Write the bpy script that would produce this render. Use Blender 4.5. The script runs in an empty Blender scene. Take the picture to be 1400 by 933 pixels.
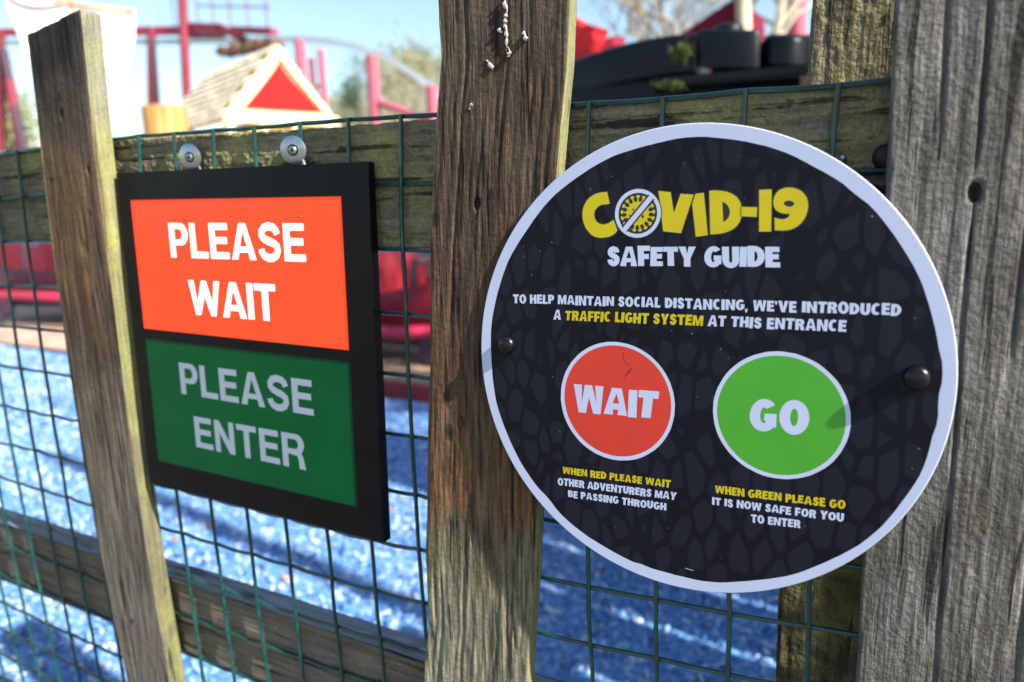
import bpy, bmesh, math, random
import numpy as np
from mathutils import Vector, Matrix
from mathutils.geometry import tessellate_polygon
random.seed(7)
S = bpy.context.scene
COL = S.collection
H = 1.05                                   # height of the mesh's top wire above the ground

# ------------------------------------------------------------------ camera
YAW, PITCH, ROLL, FPX = -0.4688, 0.2082, -0.0199, 971.27
CAM = Vector((0.8184, -0.4513, -0.0571 + H))
fw = Vector((math.sin(YAW)*math.cos(PITCH), math.cos(YAW)*math.cos(PITCH), -math.sin(PITCH)))
rt = fw.cross(Vector((0, 0, 1))).normalized(); up = rt.cross(fw)
RT = math.cos(ROLL)*rt + math.sin(ROLL)*up
UP = -math.sin(ROLL)*rt + math.cos(ROLL)*up
cd = bpy.data.cameras.new('camera'); cam = bpy.data.objects.new('camera', cd); COL.objects.link(cam)
m = Matrix((RT, UP, -fw)).transposed().to_4x4(); m.translation = CAM; cam.matrix_world = m
cd.sensor_width = 23.5; cd.lens = FPX/1400*23.5; cd.clip_start = 0.02; cd.clip_end = 2000
cd.dof.use_dof = True; cd.dof.focus_distance = 0.465; cd.dof.aperture_fstop = 3.2
S.camera = cam
def at(px, py, Y):
    """world point on the upright plane y = Y that shows at photo pixel px, py"""
    d = fw*FPX + RT*(px-700) - UP*(py-466.5)
    return CAM + d*((Y-CAM.y)/d.y)
# ------------------------------------------------------------------ light
SUN = Vector((0.768, -0.118, 0.630)).normalized()
EL = math.asin(SUN.z); AZ = math.atan2(SUN.x, SUN.y)
w = bpy.data.worlds.new('World'); S.world = w; w.use_nodes = True
nt = w.node_tree; bg = nt.nodes['Background']
sky = nt.nodes.new('ShaderNodeTexSky'); sky.sky_type = 'NISHITA'; sky.sun_disc = False
sky.sun_elevation = EL; sky.sun_rotation = AZ; sky.air_density = 1.35; sky.dust_density = .6; sky.ozone_density = 3.2
nt.links.new(sky.outputs[0], bg.inputs[0]); bg.inputs[1].default_value = 0.085
sl = bpy.data.lights.new('sun', 'SUN'); sl.energy = 5.0; sl.angle = math.radians(0.53); sl.color = (1, 0.96, 0.89)
so = bpy.data.objects.new('sun', sl); COL.objects.link(so); so.rotation_euler = SUN.to_track_quat('Z', 'Y').to_euler(); so.location = (3, -1, 4)
S.view_settings.view_transform = 'Standard'; S.view_settings.look = 'None'
S.view_settings.exposure = 1.4; S.view_settings.gamma = 1.0

# ------------------------------------------------------------------ helpers
def tag(o, label=None, cat=None, group=None, kind=None):
    for k, v in (('label', label), ('category', cat), ('group', group), ('kind', kind)):
        if v: o[k] = v
    return o
def thing(name, label, cat, loc=(0, 0, 0), group=None):
    o = bpy.data.objects.new(name, None); COL.objects.link(o); o.location = loc; o.empty_display_size = .05
    return tag(o, label, cat, group)
class MB:
    def __init__(s): s.v = []; s.f = []; s.m = []
    def add(s, vs, fs, mi=0):
        b = len(s.v); s.v += [tuple(v) for v in vs]; s.f += [tuple(i+b for i in f) for f in fs]; s.m += [mi]*len(fs)
    def box(s, c, d, R=None, mi=0):
        c = Vector(c); pts = []
        for x in (-.5, .5):
            for y in (-.5, .5):
                for z in (-.5, .5):
                    p = Vector((x*d[0], y*d[1], z*d[2]))
                    pts.append(c + (R @ p if R else p))
        s.add(pts, [(0, 1, 3, 2), (4, 6, 7, 5), (0, 4, 5, 1), (2, 3, 7, 6), (0, 2, 6, 4), (1, 5, 7, 3)], mi)
    def tube(s, pts, r, n=8, cap=True, mi=0):
        pts = [Vector(p) for p in pts]; k = len(pts); rr = r if isinstance(r, (list, tuple)) else [r]*k
        ref = None; vs = []
        for i, p in enumerate(pts):
            d = (pts[min(i+1, k-1)] - pts[max(i-1, 0)]).normalized()
            if ref is None: ref = Vector((0, 0, 1)) if abs(d.z) < .9 else Vector((1, 0, 0))
            a = (ref - d*ref.dot(d)).normalized(); ref = a; b = d.cross(a)
            for j in range(n):
                t = 2*math.pi*j/n; vs.append(p + (a*math.cos(t) + b*math.sin(t))*rr[i])
        fs = [(i*n+j, i*n+(j+1) % n, (i+1)*n+(j+1) % n, (i+1)*n+j) for i in range(k-1) for j in range(n)]
        if cap: fs += [tuple(range(n-1, -1, -1)), tuple(range((k-1)*n, k*n))]
        s.add(vs, fs, mi)
    def lathe(s, prof, n=32, M=None, mi=0):
        vs = []
        for r, z in prof:
            for j in range(n):
                t = 2*math.pi*j/n; p = Vector((r*math.cos(t), r*math.sin(t), z)); vs.append(M @ p if M else p)
        k = len(prof)
        fs = [(i*n+j, i*n+(j+1) % n, (i+1)*n+(j+1) % n, (i+1)*n+j) for i in range(k-1) for j in range(n)]
        fs += [tuple(range(n-1, -1, -1)), tuple(range((k-1)*n, k*n))]
        s.add(vs, fs, mi)
    def prism(s, poly, vec, mi=0):
        n = len(poly); poly = [Vector(p) for p in poly]; vec = Vector(vec)
        s.add(poly + [p+vec for p in poly], [tuple(range(n-1, -1, -1)), tuple(range(n, 2*n))] + [(i, (i+1) % n, n+(i+1) % n, n+i) for i in range(n)], mi)
    def build(s, name, mats, parent=None, smooth=False, origin=None, label=None, bevel=0):
        me = bpy.data.meshes.new(name)
        if origin is not None:
            o3 = Vector(origin); vs = [tuple(Vector(v)-o3) for v in s.v]
        else: vs = s.v
        me.from_pydata(vs, [], s.f)
        for mt in (mats if isinstance(mats, (list, tuple)) else [mats]): me.materials.append(mt)
        me.polygons.foreach_set('material_index', s.m)
        bm = bmesh.new(); bm.from_mesh(me); bmesh.ops.recalc_face_normals(bm, faces=bm.faces)
        if bevel: bmesh.ops.bevel(bm, geom=[e for e in bm.edges if e.calc_face_angle(0) > .6], offset=bevel, segments=2, affect='EDGES', clamp_overlap=True)
        bm.to_mesh(me); bm.free()
        if smooth:
            me.polygons.foreach_set('use_smooth', [True]*len(me.polygons))
            me.set_sharp_from_angle(angle=math.radians(40))
        o = bpy.data.objects.new(name, me); COL.objects.link(o)
        if origin is not None: o.location = origin
        if parent: o.parent = parent
        if parent and origin is not None: o.location = Vector(origin) - parent.location
        if label: o['label'] = label
        return o

def mat(name, col, rough=.6, metal=0, var=0, vscale=40, bump=0, bscale=200, coat=0, emit=None, es=0, spec=.5, stretch=None, col2=None):
    m = bpy.data.materials.new(name); m.use_nodes = True; t = m.node_tree; b = t.nodes['Principled BSDF']
    b.inputs['Base Color'].default_value = (*col, 1); b.inputs['Roughness'].default_value = rough
    b.inputs['Metallic'].default_value = metal; b.inputs['Specular IOR Level'].default_value = spec
    if coat: b.inputs['Coat Weight'].default_value = coat; b.inputs['Coat Roughness'].default_value = .08
    if emit: b.inputs['Emission Color'].default_value = (*emit, 1); b.inputs['Emission Strength'].default_value = es
    tc = t.nodes.new('ShaderNodeTexCoord'); mp = t.nodes.new('ShaderNodeMapping'); t.links.new(tc.outputs['Object'], mp.inputs[0])
    if stretch: mp.inputs['Scale'].default_value = stretch
    if var:
        n = t.nodes.new('ShaderNodeTexNoise'); n.inputs['Scale'].default_value = vscale; n.inputs['Detail'].default_value = 6; n.inputs['Roughness'].default_value = .65
        t.links.new(mp.outputs[0], n.inputs['Vector'])
        r = t.nodes.new('ShaderNodeValToRGB'); c2 = col2 or [min(1, c*(1+var)+.0) for c in col]; c1 = [c*(1-var) for c in col]
        r.color_ramp.elements[0].position = .32; r.color_ramp.elements[1].position = .68
        r.color_ramp.elements[0].color = (*c1, 1); r.color_ramp.elements[1].color = (*c2, 1)
        t.links.new(n.outputs['Fac'], r.inputs[0]); t.links.new(r.outputs[0], b.inputs['Base Color'])
    if var:
        n = t.nodes.new('ShaderNodeTexNoise'); n.inputs['Scale'].default_value = 17; n.inputs['Detail'].default_value = 8; n.inputs['Roughness'].default_value = .7
        t.links.new(tc.outputs['Object'], n.inputs['Vector']); r = t.nodes.new('ShaderNodeMapRange'); r.inputs[1].default_value = .3; r.inputs[2].default_value = .7
        r.inputs[3].default_value = max(.05, rough-.12); r.inputs[4].default_value = min(1, rough+.12); t.links.new(n.outputs['Fac'], r.inputs[0]); t.links.new(r.outputs[0], b.inputs['Roughness'])
    if bump:
        n = t.nodes.new('ShaderNodeTexNoise'); n.inputs['Scale'].default_value = bscale; n.inputs['Detail'].default_value = 5
        t.links.new(mp.outputs[0], n.inputs['Vector'])
        bp = t.nodes.new('ShaderNodeBump'); bp.inputs['Strength'].default_value = 1; bp.inputs['Distance'].default_value = bump
        t.links.new(n.outputs['Fac'], bp.inputs['Height']); t.links.new(bp.outputs[0], b.inputs['Normal'])
    return m

def wood(name, axis, stops, algae=(.14, .15, .035), alg=.3, grey=.5, bump=.00035, z0=0, z1=1.2, greycol=(.22, .2, .175), seed=0, gs=260, peb=.3, con=1.0, knots=()):
    """weathered softwood: colours along the board (stops over z0..z1 of the long axis), stretched grain streaks, grey weathering, algae"""
    m = bpy.data.materials.new(name); m.use_nodes = True; t = m.node_tree; b = t.nodes['Principled BSDF']; L = t.links; N = t.nodes.new
    tc = N('ShaderNodeTexCoord'); mp = N('ShaderNodeMapping'); L.new(tc.outputs['Object'], mp.inputs[0])
    mp.inputs['Scale'].default_value = (1, 1, .06) if axis == 2 else (.06, 1, 1)
    mp.inputs['Location'].default_value = (seed*3.1, seed*1.7, seed*.9)
    def noise(scale, det=6, rough=.6, src=mp, dist=0):
        n = N('ShaderNodeTexNoise'); n.inputs['Scale'].default_value = scale; n.inputs['Detail'].default_value = det
        n.inputs['Roughness'].default_value = rough; n.inputs['Distortion'].default_value = dist
        L.new(src.outputs[0] if src is mp else src.outputs['Object'], n.inputs['Vector']); return n.outputs['Fac']
    def ramp(f, els):
        r = N('ShaderNodeValToRGB'); e = r.color_ramp.elements
        while len(e) < len(els): e.new(.5)
        for i, (p, c) in enumerate(els): e[i].position = p; e[i].color = (*c, 1) if len(c) == 3 else c
        L.new(f, r.inputs[0]); return r.outputs[0]
    def mix(f, a, bb, mode='MIX'):
        x = N('ShaderNodeMix'); x.data_type = 'RGBA'; x.blend_type = mode
        if isinstance(f, float): x.inputs[0].default_value = f
        else: L.new(f, x.inputs[0])
        for i, q in ((6, a), (7, bb)):
            if isinstance(q, tuple): x.inputs[i].default_value = (*q, 1)
            else: L.new(q, x.inputs[i])
        return x.outputs[2]
    def math_(op, a, bb):
        x = N('ShaderNodeMath'); x.operation = op
        for i, q in ((0, a), (1, bb)):
            if isinstance(q, (int, float)): x.inputs[i].default_value = q
            else: L.new(q, x.inputs[i])
        return x.outputs[0]
    sp = N('ShaderNodeSeparateXYZ'); L.new(tc.outputs['Object'], sp.inputs[0])
    mr = N('ShaderNodeMapRange'); mr.inputs[1].default_value = z0; mr.inputs[2].default_value = z1; L.new(sp.outputs[axis], mr.inputs[0])
    wob = noise(14, 4, .6, tc)
    pos = math_('ADD', mr.outputs[0], math_('MULTIPLY', math_('SUBTRACT', wob, .5), .22))
    base = ramp(pos, stops)
    streak = noise(gs, 7, .62)
    G3 = lambda v: (v, v, v)
    base = mix(1.0, base, ramp(streak, [(.3, G3(.95-.68*con)), (.5, G3(.9)), (.72, G3(.9+.75*con))]), 'MULTIPLY')
    broad = noise(38, 5, .6)
    base = mix(math_('MULTIPLY', ramp(broad, [(.42, G3(0)), (.66, G3(1))]), grey), base, mix(1.0, greycol, ramp(streak, [(.3, G3(.5)), (.7, G3(1.3))]), 'MULTIPLY'))
    a = noise(22, 8, .7, tc, .6)
    base = mix(math_('MULTIPLY', ramp(a, [(.45, G3(0)), (.62, G3(1))]), alg), base, algae)
    spk = noise(420, 4, .7, tc)
    base = mix(1.0, base, ramp(spk, [(.3, G3(.7)), (.55, G3(1)), (.75, G3(1.25))]), 'MULTIPLY')
    ck = noise(gs*.62, 3, .5)
    base = mix(1.0, base, ramp(ck, [(.33, G3(.22)), (.40, G3(1)), (1, G3(1))]), 'MULTIPLY')
    pb = noise(300, 3, .55, tc)
    for (kx, kz, kr, kc) in knots:      # a dark knot or nail stain drawn out along the grain
        dx = math_('DIVIDE', math_('ADD', math_('SUBTRACT', sp.outputs[0], kx), math_('MULTIPLY', math_('SUBTRACT', wob, .5), kr*.8)), kr)
        dz = math_('DIVIDE', math_('SUBTRACT', sp.outputs[2], kz), kr*1.6)
        d = math_('ADD', math_('MULTIPLY', dx, dx), math_('MULTIPLY', dz, dz))
        base = mix(ramp(d, [(0, G3(.95)), (.55, G3(.6)), (1, G3(0))]), base, kc)
    L.new(base, b.inputs['Base Color']); b.inputs['Roughness'].default_value = .85; b.inputs['Specular IOR Level'].default_value = .25
    hgt = math_('ADD', math_('ADD', math_('MULTIPLY', noise(gs*1.5, 5, .6), 1.0), math_('MULTIPLY', spk, .25)), math_('ADD', math_('MULTIPLY', pb, peb*2.2), math_('MULTIPLY', ramp(ck, [(.33, G3(0)), (.40, G3(1)), (1, G3(1))]), .5)))
    bp = N('ShaderNodeBump'); bp.inputs['Strength'].default_value = 1; bp.inputs['Distance'].default_value = bump
    L.new(hgt, bp.inputs['Height']); L.new(bp.outputs[0], b.inputs['Normal'])
    return m

# numpy value noise for real relief
def vn(x, y, seed):
    rs = np.random.RandomState(seed); T = rs.rand(256, 256)
    xi = np.floor(x).astype(int); yi = np.floor(y).astype(int); fx = x-xi; fy = y-yi
    fx = fx*fx*(3-2*fx); fy = fy*fy*(3-2*fy)
    g = lambda a, b: T[a % 256, b % 256]
    return (g(xi, yi)*(1-fx)+g(xi+1, yi)*fx)*(1-fy)+(g(xi, yi+1)*(1-fx)+g(xi+1, yi+1)*fx)*fy - .5

def board(name, parent, mats, axis, a0, a1, lo, hi, f, bk, step, sstep, amp=.0005, seed=1, wob=.002, cracks=(), label=None, round_=.0025, rough=0, cap_tilt=0, holes=(), yaw=0, lean=0):
    """board along z (axis 2) or x (axis 0). lo(t), hi(t): edge positions across; f, bk: y of front and back face.
    Perimeter: front (mat 0), far edge 'hi' (mat 1), back, near edge 'lo' (mat 1)"""
    nl = max(2, int((a1-a0)/step)+1); t = np.linspace(a0, a1, nl)
    Lo = np.array([lo(v) for v in t]); Hi = np.array([hi(v) for v in t])
    Lo = Lo + wob*2*vn(t*14, 0*t+.3, seed) + wob*.7*vn(t*60, 0*t+.7, seed+5); Hi = Hi + wob*2*vn(t*11, 0*t+.3, seed+1) + wob*.7*vn(t*55, 0*t+.7, seed+6)
    W = abs(hi(a0)-lo(a0)); T = abs(bk-f); r = round_
    # perimeter as (u in 0..1 across, y, nu, ny)
    per = []
    nf = max(3, int(W/sstep)); ns = max(3, int(T/sstep)); 
    for i in range(nf+1): u = r/W + (1-2*r/W)*i/nf; per.append((u, f, 0, -1, 0))
    for k in (1, 2, 3): a = k/4*math.pi/2; per.append((1-r/W+math.sin(a)*r/W, f+r-math.cos(a)*r, math.sin(a), -math.cos(a), 0))
    for i in range(ns+1): per.append((1, f+r+(T-2*r)*i/ns, 1, 0, 1))
    per.append((1-.3*r/W, bk-.3*r, .7, .7, 1)); per.append((1-r/W, bk, 0, 1, 2)); per.append((r/W, bk, 0, 1, 2)); per.append((.3*r/W, bk-.3*r, -.7, .7, 3))
    for i in range(ns+1): per.append((0, bk-r-(T-2*r)*i/ns, -1, 0, 3))
    for k in (3, 2, 1): a = k/4*math.pi/2; per.append((r/W-math.sin(a)*r/W, f+r-math.cos(a)*r, -math.sin(a), -math.cos(a), 3))
    per = np.array(per); npz = len(per)
    U = per[:, 0][None, :]; X = Lo[:, None]*(1-U)+Hi[:, None]*U; Y = np.repeat((per[:, 1]+yaw*(per[:, 0]-.5)*W)[None, :], nl, 0) + lean*(t[:, None]-H)
    s = np.concatenate([[0], np.cumsum(np.hypot(np.diff(per[:, 0])*W, np.diff(per[:, 1])))])
    SS = s[None, :]*np.ones((nl, 1)); TT = t[:, None]*np.ones((1, npz))
    warp = SS + .003*vn(TT*5, SS*20, seed+2) + .0015*vn(TT*40, SS*60, seed+3)
    D = amp*(1.1*vn(warp*330, TT*9, seed+7) + .8*vn(warp*700, TT*24, seed+8) + 1.2*vn(warp*120, TT*5, seed+9) + 1.0*vn(SS*45, TT*7, seed+4))
    D += rough*(vn(SS*260, TT*230, seed+10)+.6*vn(SS*480, TT*430, seed+11))
    for (cs, c0, c1, dep, wd) in cracks:
        cc = cs + .002*vn(TT*12, 0*TT, seed+20+int(cs*1000)); ww = wd*(np.clip((TT-c0)/.03, 0, 1)*np.clip((c1-TT)/.03, 0, 1))
        D -= dep*np.exp(-((SS-cc)/(ww+1e-6))**2)*(ww > 0)
    for (hs, ht, rad, dep) in holes:
        D -= dep*np.exp(-(((SS-hs)**2+((TT-ht)*.6)**2)/rad**2)**2)
    X = X + per[:, 2][None, :]*D*np.sign(hi(a0)-lo(a0)); Y = Y + per[:, 3][None, :]*D
    A = TT + 0
    if cap_tilt: A = A - cap_tilt*(U-0)*(TT-a0)/(a1-a0)
    A[-1, :] += .0012*vn(s*300, 0*s, seed+30); 
    P = np.stack([X, Y, A], -1) if axis == 2 else np.stack([A, Y, X], -1)
    P = P.reshape(-1, 3); org = Vector((float(Lo[0]+Hi[0])/2, (f+bk)/2, 0)) if axis == 2 else Vector((a0, (f+bk)/2, 0))
    P = P - np.array(org)
    i = np.arange(nl-1)[:, None]; j = np.arange(npz)[None, :]; j2 = (j+1) % npz
    F = np.stack([i*npz+j, i*npz+j2, (i+1)*npz+j2, (i+1)*npz+j], -1).reshape(-1, 4)
    if axis == 0: F = F[:, ::-1]
    mi = np.tile(np.array([0 if q in (0, 2) else 1 for q in per[:, 4]]), nl-1)
    faces = F.tolist() + [list(range(npz-1, -1, -1)), list(range((nl-1)*npz, nl*npz))]
    if axis == 0: faces[-2].reverse(); faces[-1].reverse()
    me = bpy.data.meshes.new(name); me.from_pydata(P.tolist(), [], faces)
    for mt in mats: me.materials.append(mt)
    me.polygons.foreach_set('material_index', mi.tolist()+[0, 0]); me.polygons.foreach_set('use_smooth', [True]*(len(faces)-2)+[False]*2)
    o = bpy.data.objects.new(name, me); COL.objects.link(o); o.location = org - (parent.location if parent else Vector()); o.parent = parent
    if label: o['label'] = label
    return o

# ------------------------------------------------------------------ materials
G = lambda v: (v, v, v)
def kn(x_org, pts):                        # knots given at photo positions, as coordinates on the board
    out = []
    for px, py, r, c in pts:
        p = at(px, py, -.0225); out.append((p.x-x_org, p.z, r, c))
    return out
DKN = (.012, .009, .008); RST = (.09, .03, .012); ORG = (.17, .085, .03)
W_left = wood('wood_left_pale', 2, [(.5, (.145, .12, .098)), (.64, (.125, .098, .066)), (.71, (.085, .048, .026)), (.80, (.135, .076, .036)), (.86, (.10, .06, .036)), (.905, (.05, .036, .027)), (.94, (.013, .012, .011))], algae=(.13, .12, .05), alg=.08, grey=.28, seed=1, bump=.0008, greycol=(.15, .135, .125),
              knots=kn(.1421, [(68, 247, .0028, DKN), (117, 291, .0022, DKN), (78, 321, .0045, (.05, .035, .025)), (115, 386, .0085, ORG), (122, 450, .004, RST), (134, 500, .004, RST), (77, 135, .003, DKN), (176, 846, .003, DKN), (148, 815, .004, (.09, .06, .045))]))
W_leftS = wood('wood_left_edge', 2, [(.6, (.13, .12, .065)), (.85, (.23, .215, .085)), (.92, (.20, .195, .14)), (1, (.17, .17, .14))], algae=(.26, .28, .06), alg=.4, grey=.25, seed=2, bump=.0003, con=.5)
W_mid = wood('wood_middle_pale', 2, [(.40, (.25, .23, .17)), (.565, (.20, .185, .12)), (.61, (.12, .095, .05)), (.64, (.15, .072, .032)), (.70, (.095, .045, .022)), (.80, (.060, .034, .021)), (.95, (.080, .055, .036))], algae=(.09, .09, .04), alg=.12, grey=.25, greycol=(.13, .11, .085), seed=3, bump=.0014, peb=.22, con=1.35, gs=320,
              knots=kn(.5638, [(669, 266, .0026, DKN), (616, 590, .005, DKN), (744, 473, .006, (.03, .018, .012)), (596, 300, .004, DKN)]))
W_midS = wood('wood_middle_edge', 2, [(.4, (.15, .13, .07)), (.8, (.21, .20, .085)), (1, (.16, .155, .11))], algae=(.20, .22, .06), alg=.5, grey=.2, seed=4, bump=.0003, con=.5)
W_right = wood('wood_right_pale', 2, [(.4, (.105, .097, .085)), (.8, (.15, .137, .12)), (1, (.12, .112, .10))], algae=(.06, .052, .034), alg=.55, grey=.5, greycol=(.17, .165, .16), seed=5, bump=.0017, peb=.5, con=1.15, gs=330)
W_rail = wood('wood_top_rail', 0, [(.1, (.16, .145, .12)), (.5, (.15, .13, .08)), (.9, (.24, .195, .125))], algae=(.33, .31, .10), alg=.75, grey=.35, seed=6, z0=0, z1=2, bump=.0016, peb=.9, con=.75)
W_low = wood('wood_low_rail', 0, [(.1, (.15, .125, .10)), (.5, (.15, .12, .085)), (.9, (.16, .13, .09))], alg=.15, grey=.4, seed=7, z0=0, z1=2, greycol=(.2, .18, .16), bump=.0007, con=.7)
W_lowT = wood('wood_low_rail_top', 0, [(.1, (.27, .27, .28)), (.9, (.26, .26, .27))], alg=.0, grey=.5, seed=9, z0=0, z1=2, greycol=(.3, .3, .31), bump=.0005, con=.6)
W_post = wood('wood_back_post', 2, [(.5, (.05, .038, .018)), (.75, (.10, .09, .035)), (.93, (.23, .19, .12))], algae=(.28, .27, .09), alg=.55, grey=.3, seed=8, bump=.0014, peb=.8)
M_wire = mat('green_pvc_wire', (.004, .045, .040), .35, var=.55, vscale=60, coat=.3, bump=.0001, bscale=900)
M_white_shade = mat('white_board_shade_tint', (.50, .53, .70), .45, spec=.3, var=.03, vscale=30)  # white board; lavender and dimmer, with the sky's blue shade in its colour
M_bk = mat('black_sign_frame', (.0032, .0028, .0045), .42, spec=.16, var=.25, vscale=50, bump=.00003, bscale=500)
M_zinc = mat('zinc', (.42, .44, .48), .33, metal=1.0, var=.12, vscale=300, bump=.00003, bscale=800)
M_cap = mat('black_cap', (.004, .004, .004), .3, spec=.35, bump=.00004, bscale=400)

# ------------------------------------------------------------------ ground
def mulch_mat():
    m = mat('blue_rubber_mulch', (.03, .13, .38), .5, var=.5, vscale=70, col2=(.2, .40, .70), bump=.004, bscale=60)
    return m
M_mulch = mulch_mat()
def sheet(name, x0, x1, y0, y1, z, mt, n=1, amp=0):
    b = MB(); nx = n; ny = n; vs = []
    for i in range(nx+1):
        for j in range(ny+1):
            x = x0+(x1-x0)*i/nx; y = y0+(y1-y0)*j/ny
            vs.append((x, y, z+(amp*(math.sin(x*5.3+y*3.1)+math.sin(x*11+1-y*7)*.5) if 0 < i < nx and 0 < j < ny else 0)))
    b.add(vs, [(i*(ny+1)+j, (i+1)*(ny+1)+j, (i+1)*(ny+1)+j+1, i*(ny+1)+j+1) for i in range(nx) for j in range(ny)])
    o = b.build(name, mt); o['kind'] = 'structure'; return o
sheet('ground', -600, 600, -400, 800, -.03, mat('grass_and_soil', (.10, .13, .04), .9, var=.4, vscale=3, col2=(.2, .19, .09)))
sheet('mulch_bed', -9, 3.2, .035, 2.30, 0, M_mulch, n=60, amp=.006)
sheet('path', -9, 6, -3, -.05, .0, mat('tarmac_path', (.10, .095, .09), .85, var=.3, vscale=60, bump=.002, bscale=300))
pv = mat('paving', (.36, .26, .18), .8, var=.25, vscale=6, col2=(.48, .38, .26))
def brick_pave():
    m = mat('brick_paving', (.4, .22, .16), .8); t = m.node_tree; b = t.nodes['Principled BSDF']
    br = t.nodes.new('ShaderNodeTexBrick'); br.inputs['Scale'].default_value = 2.2
    br.inputs['Color1'].default_value = (.42, .2, .15, 1); br.inputs['Color2'].default_value = (.5, .36, .24, 1); br.inputs['Mortar'].default_value = (.3, .28, .24, 1)
    tc = t.nodes.new('ShaderNodeTexCoord'); t.links.new(tc.outputs['Object'], br.inputs[0]); t.links.new(br.outputs[0], b.inputs['Base Color'])
    return m
sheet('pavement', -14, -2.2, 2.33, 12, .01, brick_pave())
sheet('yard', -2.2, 8, 2.9, 12, .01, pv)

# loose rubber chips: one countless mass
def chips():
    rs = np.random.RandomState(3); n = 36000
    u = rs.rand(n); X = -4.6+u*5.9; Y = .07+rs.rand(n)**1.15*2.2; 
    keep = (X > -0.6-Y*2.1) & (X < 1.1); X = X[keep]; Y = Y[keep]; n = len(X)
    base = np.array([(-1, -.5, -.3), (1, -.6, -.25), (.9, .5, -.3), (-1, .55, -.3), (-.7, -.4, .35), (.8, -.35, .3), (.7, .4, .4), (-.8, .45, .25)])
    f = [(0, 3, 2, 1), (4, 5, 6, 7), (0, 1, 5, 4), (1, 2, 6, 5), (2, 3, 7, 6), (3, 0, 4, 7)]
    sz = np.exp(rs.randn(n)*.3)*.0062; a = rs.rand(n)*6.283; tl = rs.randn(n)*.5
    V = base[None]*np.stack([sz*1.25, sz*.7, sz*.7], 1)[:, None, :]*(1+.25*rs.randn(n, 8, 1))
    x = V[..., 0]; y = V[..., 1]; z = V[..., 2]
    x, z = x*np.cos(tl)[:, None]-z*np.sin(tl)[:, None], x*np.sin(tl)[:, None]+z*np.cos(tl)[:, None]
    x, y = x*np.cos(a)[:, None]-y*np.sin(a)[:, None], x*np.sin(a)[:, None]+y*np.cos(a)[:, None]
    zz = .006*(np.sin(X*5.3+Y*3.1)+.5*np.sin(X*11+1-Y*7))+.004+rs.rand(n)*.004
    V = np.stack([x+X[:, None], y+Y[:, None], z+zz[:, None]], -1).reshape(-1, 3)
    F = (np.array(f)[None]+np.arange(n)[:, None, None]*8).reshape(-1, 4)
    me = bpy.data.meshes.new('mulch_chips'); me.from_pydata(V.tolist(), [], F.tolist())
    cols = [mat('chip_blue', (.07, .22, .52), .35), mat('chip_pale_blue', (.32, .47, .70), .35), mat('chip_deep_blue', (.012, .07, .26), .4), mat('chip_worn', (.55, .6, .68), .5), mat('dead_leaf', (.4, .2, .09), .8)]
    for c in cols: me.materials.append(c)
    k = rs.choice(5, n, p=[.30, .34, .12, .23, .01]); me.polygons.foreach_set('material_index', np.repeat(k, 6).tolist())
    o = bpy.data.objects.new('mulch_chips', me); COL.objects.link(o); tag(o, 'loose blue rubber mulch chips covering the play area behind the fence', 'mulch', kind='stuff')
chips()

# ------------------------------------------------------------------ the fence
fence = thing('picket_fence', 'weathered wooden fence of uneven upright pales on two rails', 'fence', (.6, 0, 0))
lin = lambda z0, v0, z1, v1: (lambda z: v0+(v1-v0)*(z-z0)/(z1-z0))
F_ = -.0205
poly = lambda *p: (lambda z: float(np.interp(z, [q[0] for q in p], [q[1] for q in p])))
# left pale: short, leaning, black weathered top
board('pale', fence, [W_left, W_leftS], 2, .04, 1.142, poly((.45, .117), (.533, .106), (.64, .099), (.85, .0965), (.92, .0968), (1.0, .1), (1.055, .1043), (1.132, .1078)), poly((.45, .184), (.6, .175), (.744, .1722), (.9, .1742), (1.03, .178), (1.136, .1827)), -.0245, -.0045, .0022, .0011,
      amp=.0005, seed=11, rough=.0002, label='short leaning pale with a black weathered top', cracks=[(.072, .75, 1.14, .0018, .0035), (.078, .5, .95, .0012, .002)], cap_tilt=-.013, wob=.0005, round_=.0014, yaw=.05,
      holes=[(.030, 1.065, .0022, .004), (.055, 1.01, .002, .003), (.04, .94, .004, .001)])
# middle pale
board('pale', fence, [W_mid, W_midS], 2, .04, 1.36, poly((.607, .5172), (.657, .5245), (.715, .524), (.753, .5262), (.82, .5295), (.869, .5335), (.955, .5378), (1.0, .5418), (1.047, .5465), (1.081, .5512), (1.12, .5503)), poly((.631, .6104), (.704, .6145), (1.007, .6337), (1.067, .64), (1.104, .642)), F_, -.0045, .0018, .0009,
      amp=.00065, seed=23, rough=.00022, label='dark brown pale behind the left edge of the round sign', cracks=[(.018, .9, 1.2, .001, .001), (.05, 1.0, 1.3, .0008, .0008), (.012, .3, .7, .0012, .0012), (.033, .45, .72, .001, .001)],
      holes=[(.035, .985, .0022, .004), (.028, .827, .003, .003)], wob=.0006, yaw=.03, round_=.0014, lean=.017)
board('pale', fence, [W_right, W_right], 2, .04, 1.36, lin(1.08, .8205, .79, .8275), lin(1.08, .926, .79, .932), -.0285, -.0045, .0016, .0008,
      amp=.0003, seed=37, label='broad grey pale behind the right edge of the round sign', cracks=[(.036, .99, 1.3, .0035, .0008), (.0365, .6, .99, .002, .0008), (.058, .9, 1.3, .0022, .0008), (.074, .5, 1.3, .001, .002), (.02, 1.0, 1.25, .0015, .001)], rough=.0002,
      holes=[(.0365, .988, .0026, .009)], wob=.0009, yaw=.05, round_=.0014)
board('pale', fence, [W_left, W_leftS], 2, .04, 1.2, lin(1.05, -.36, .45, -.35), lin(1.05, -.275, .45, -.265), F_, -.0045, .006, .003, seed=41)
board('pale', fence, [W_mid, W_midS], 2, .04, 1.3, lin(1.05, 1.22, .45, 1.21), lin(1.05, 1.31, .45, 1.30), F_, -.0045, .006, .003, seed=43)
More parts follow.
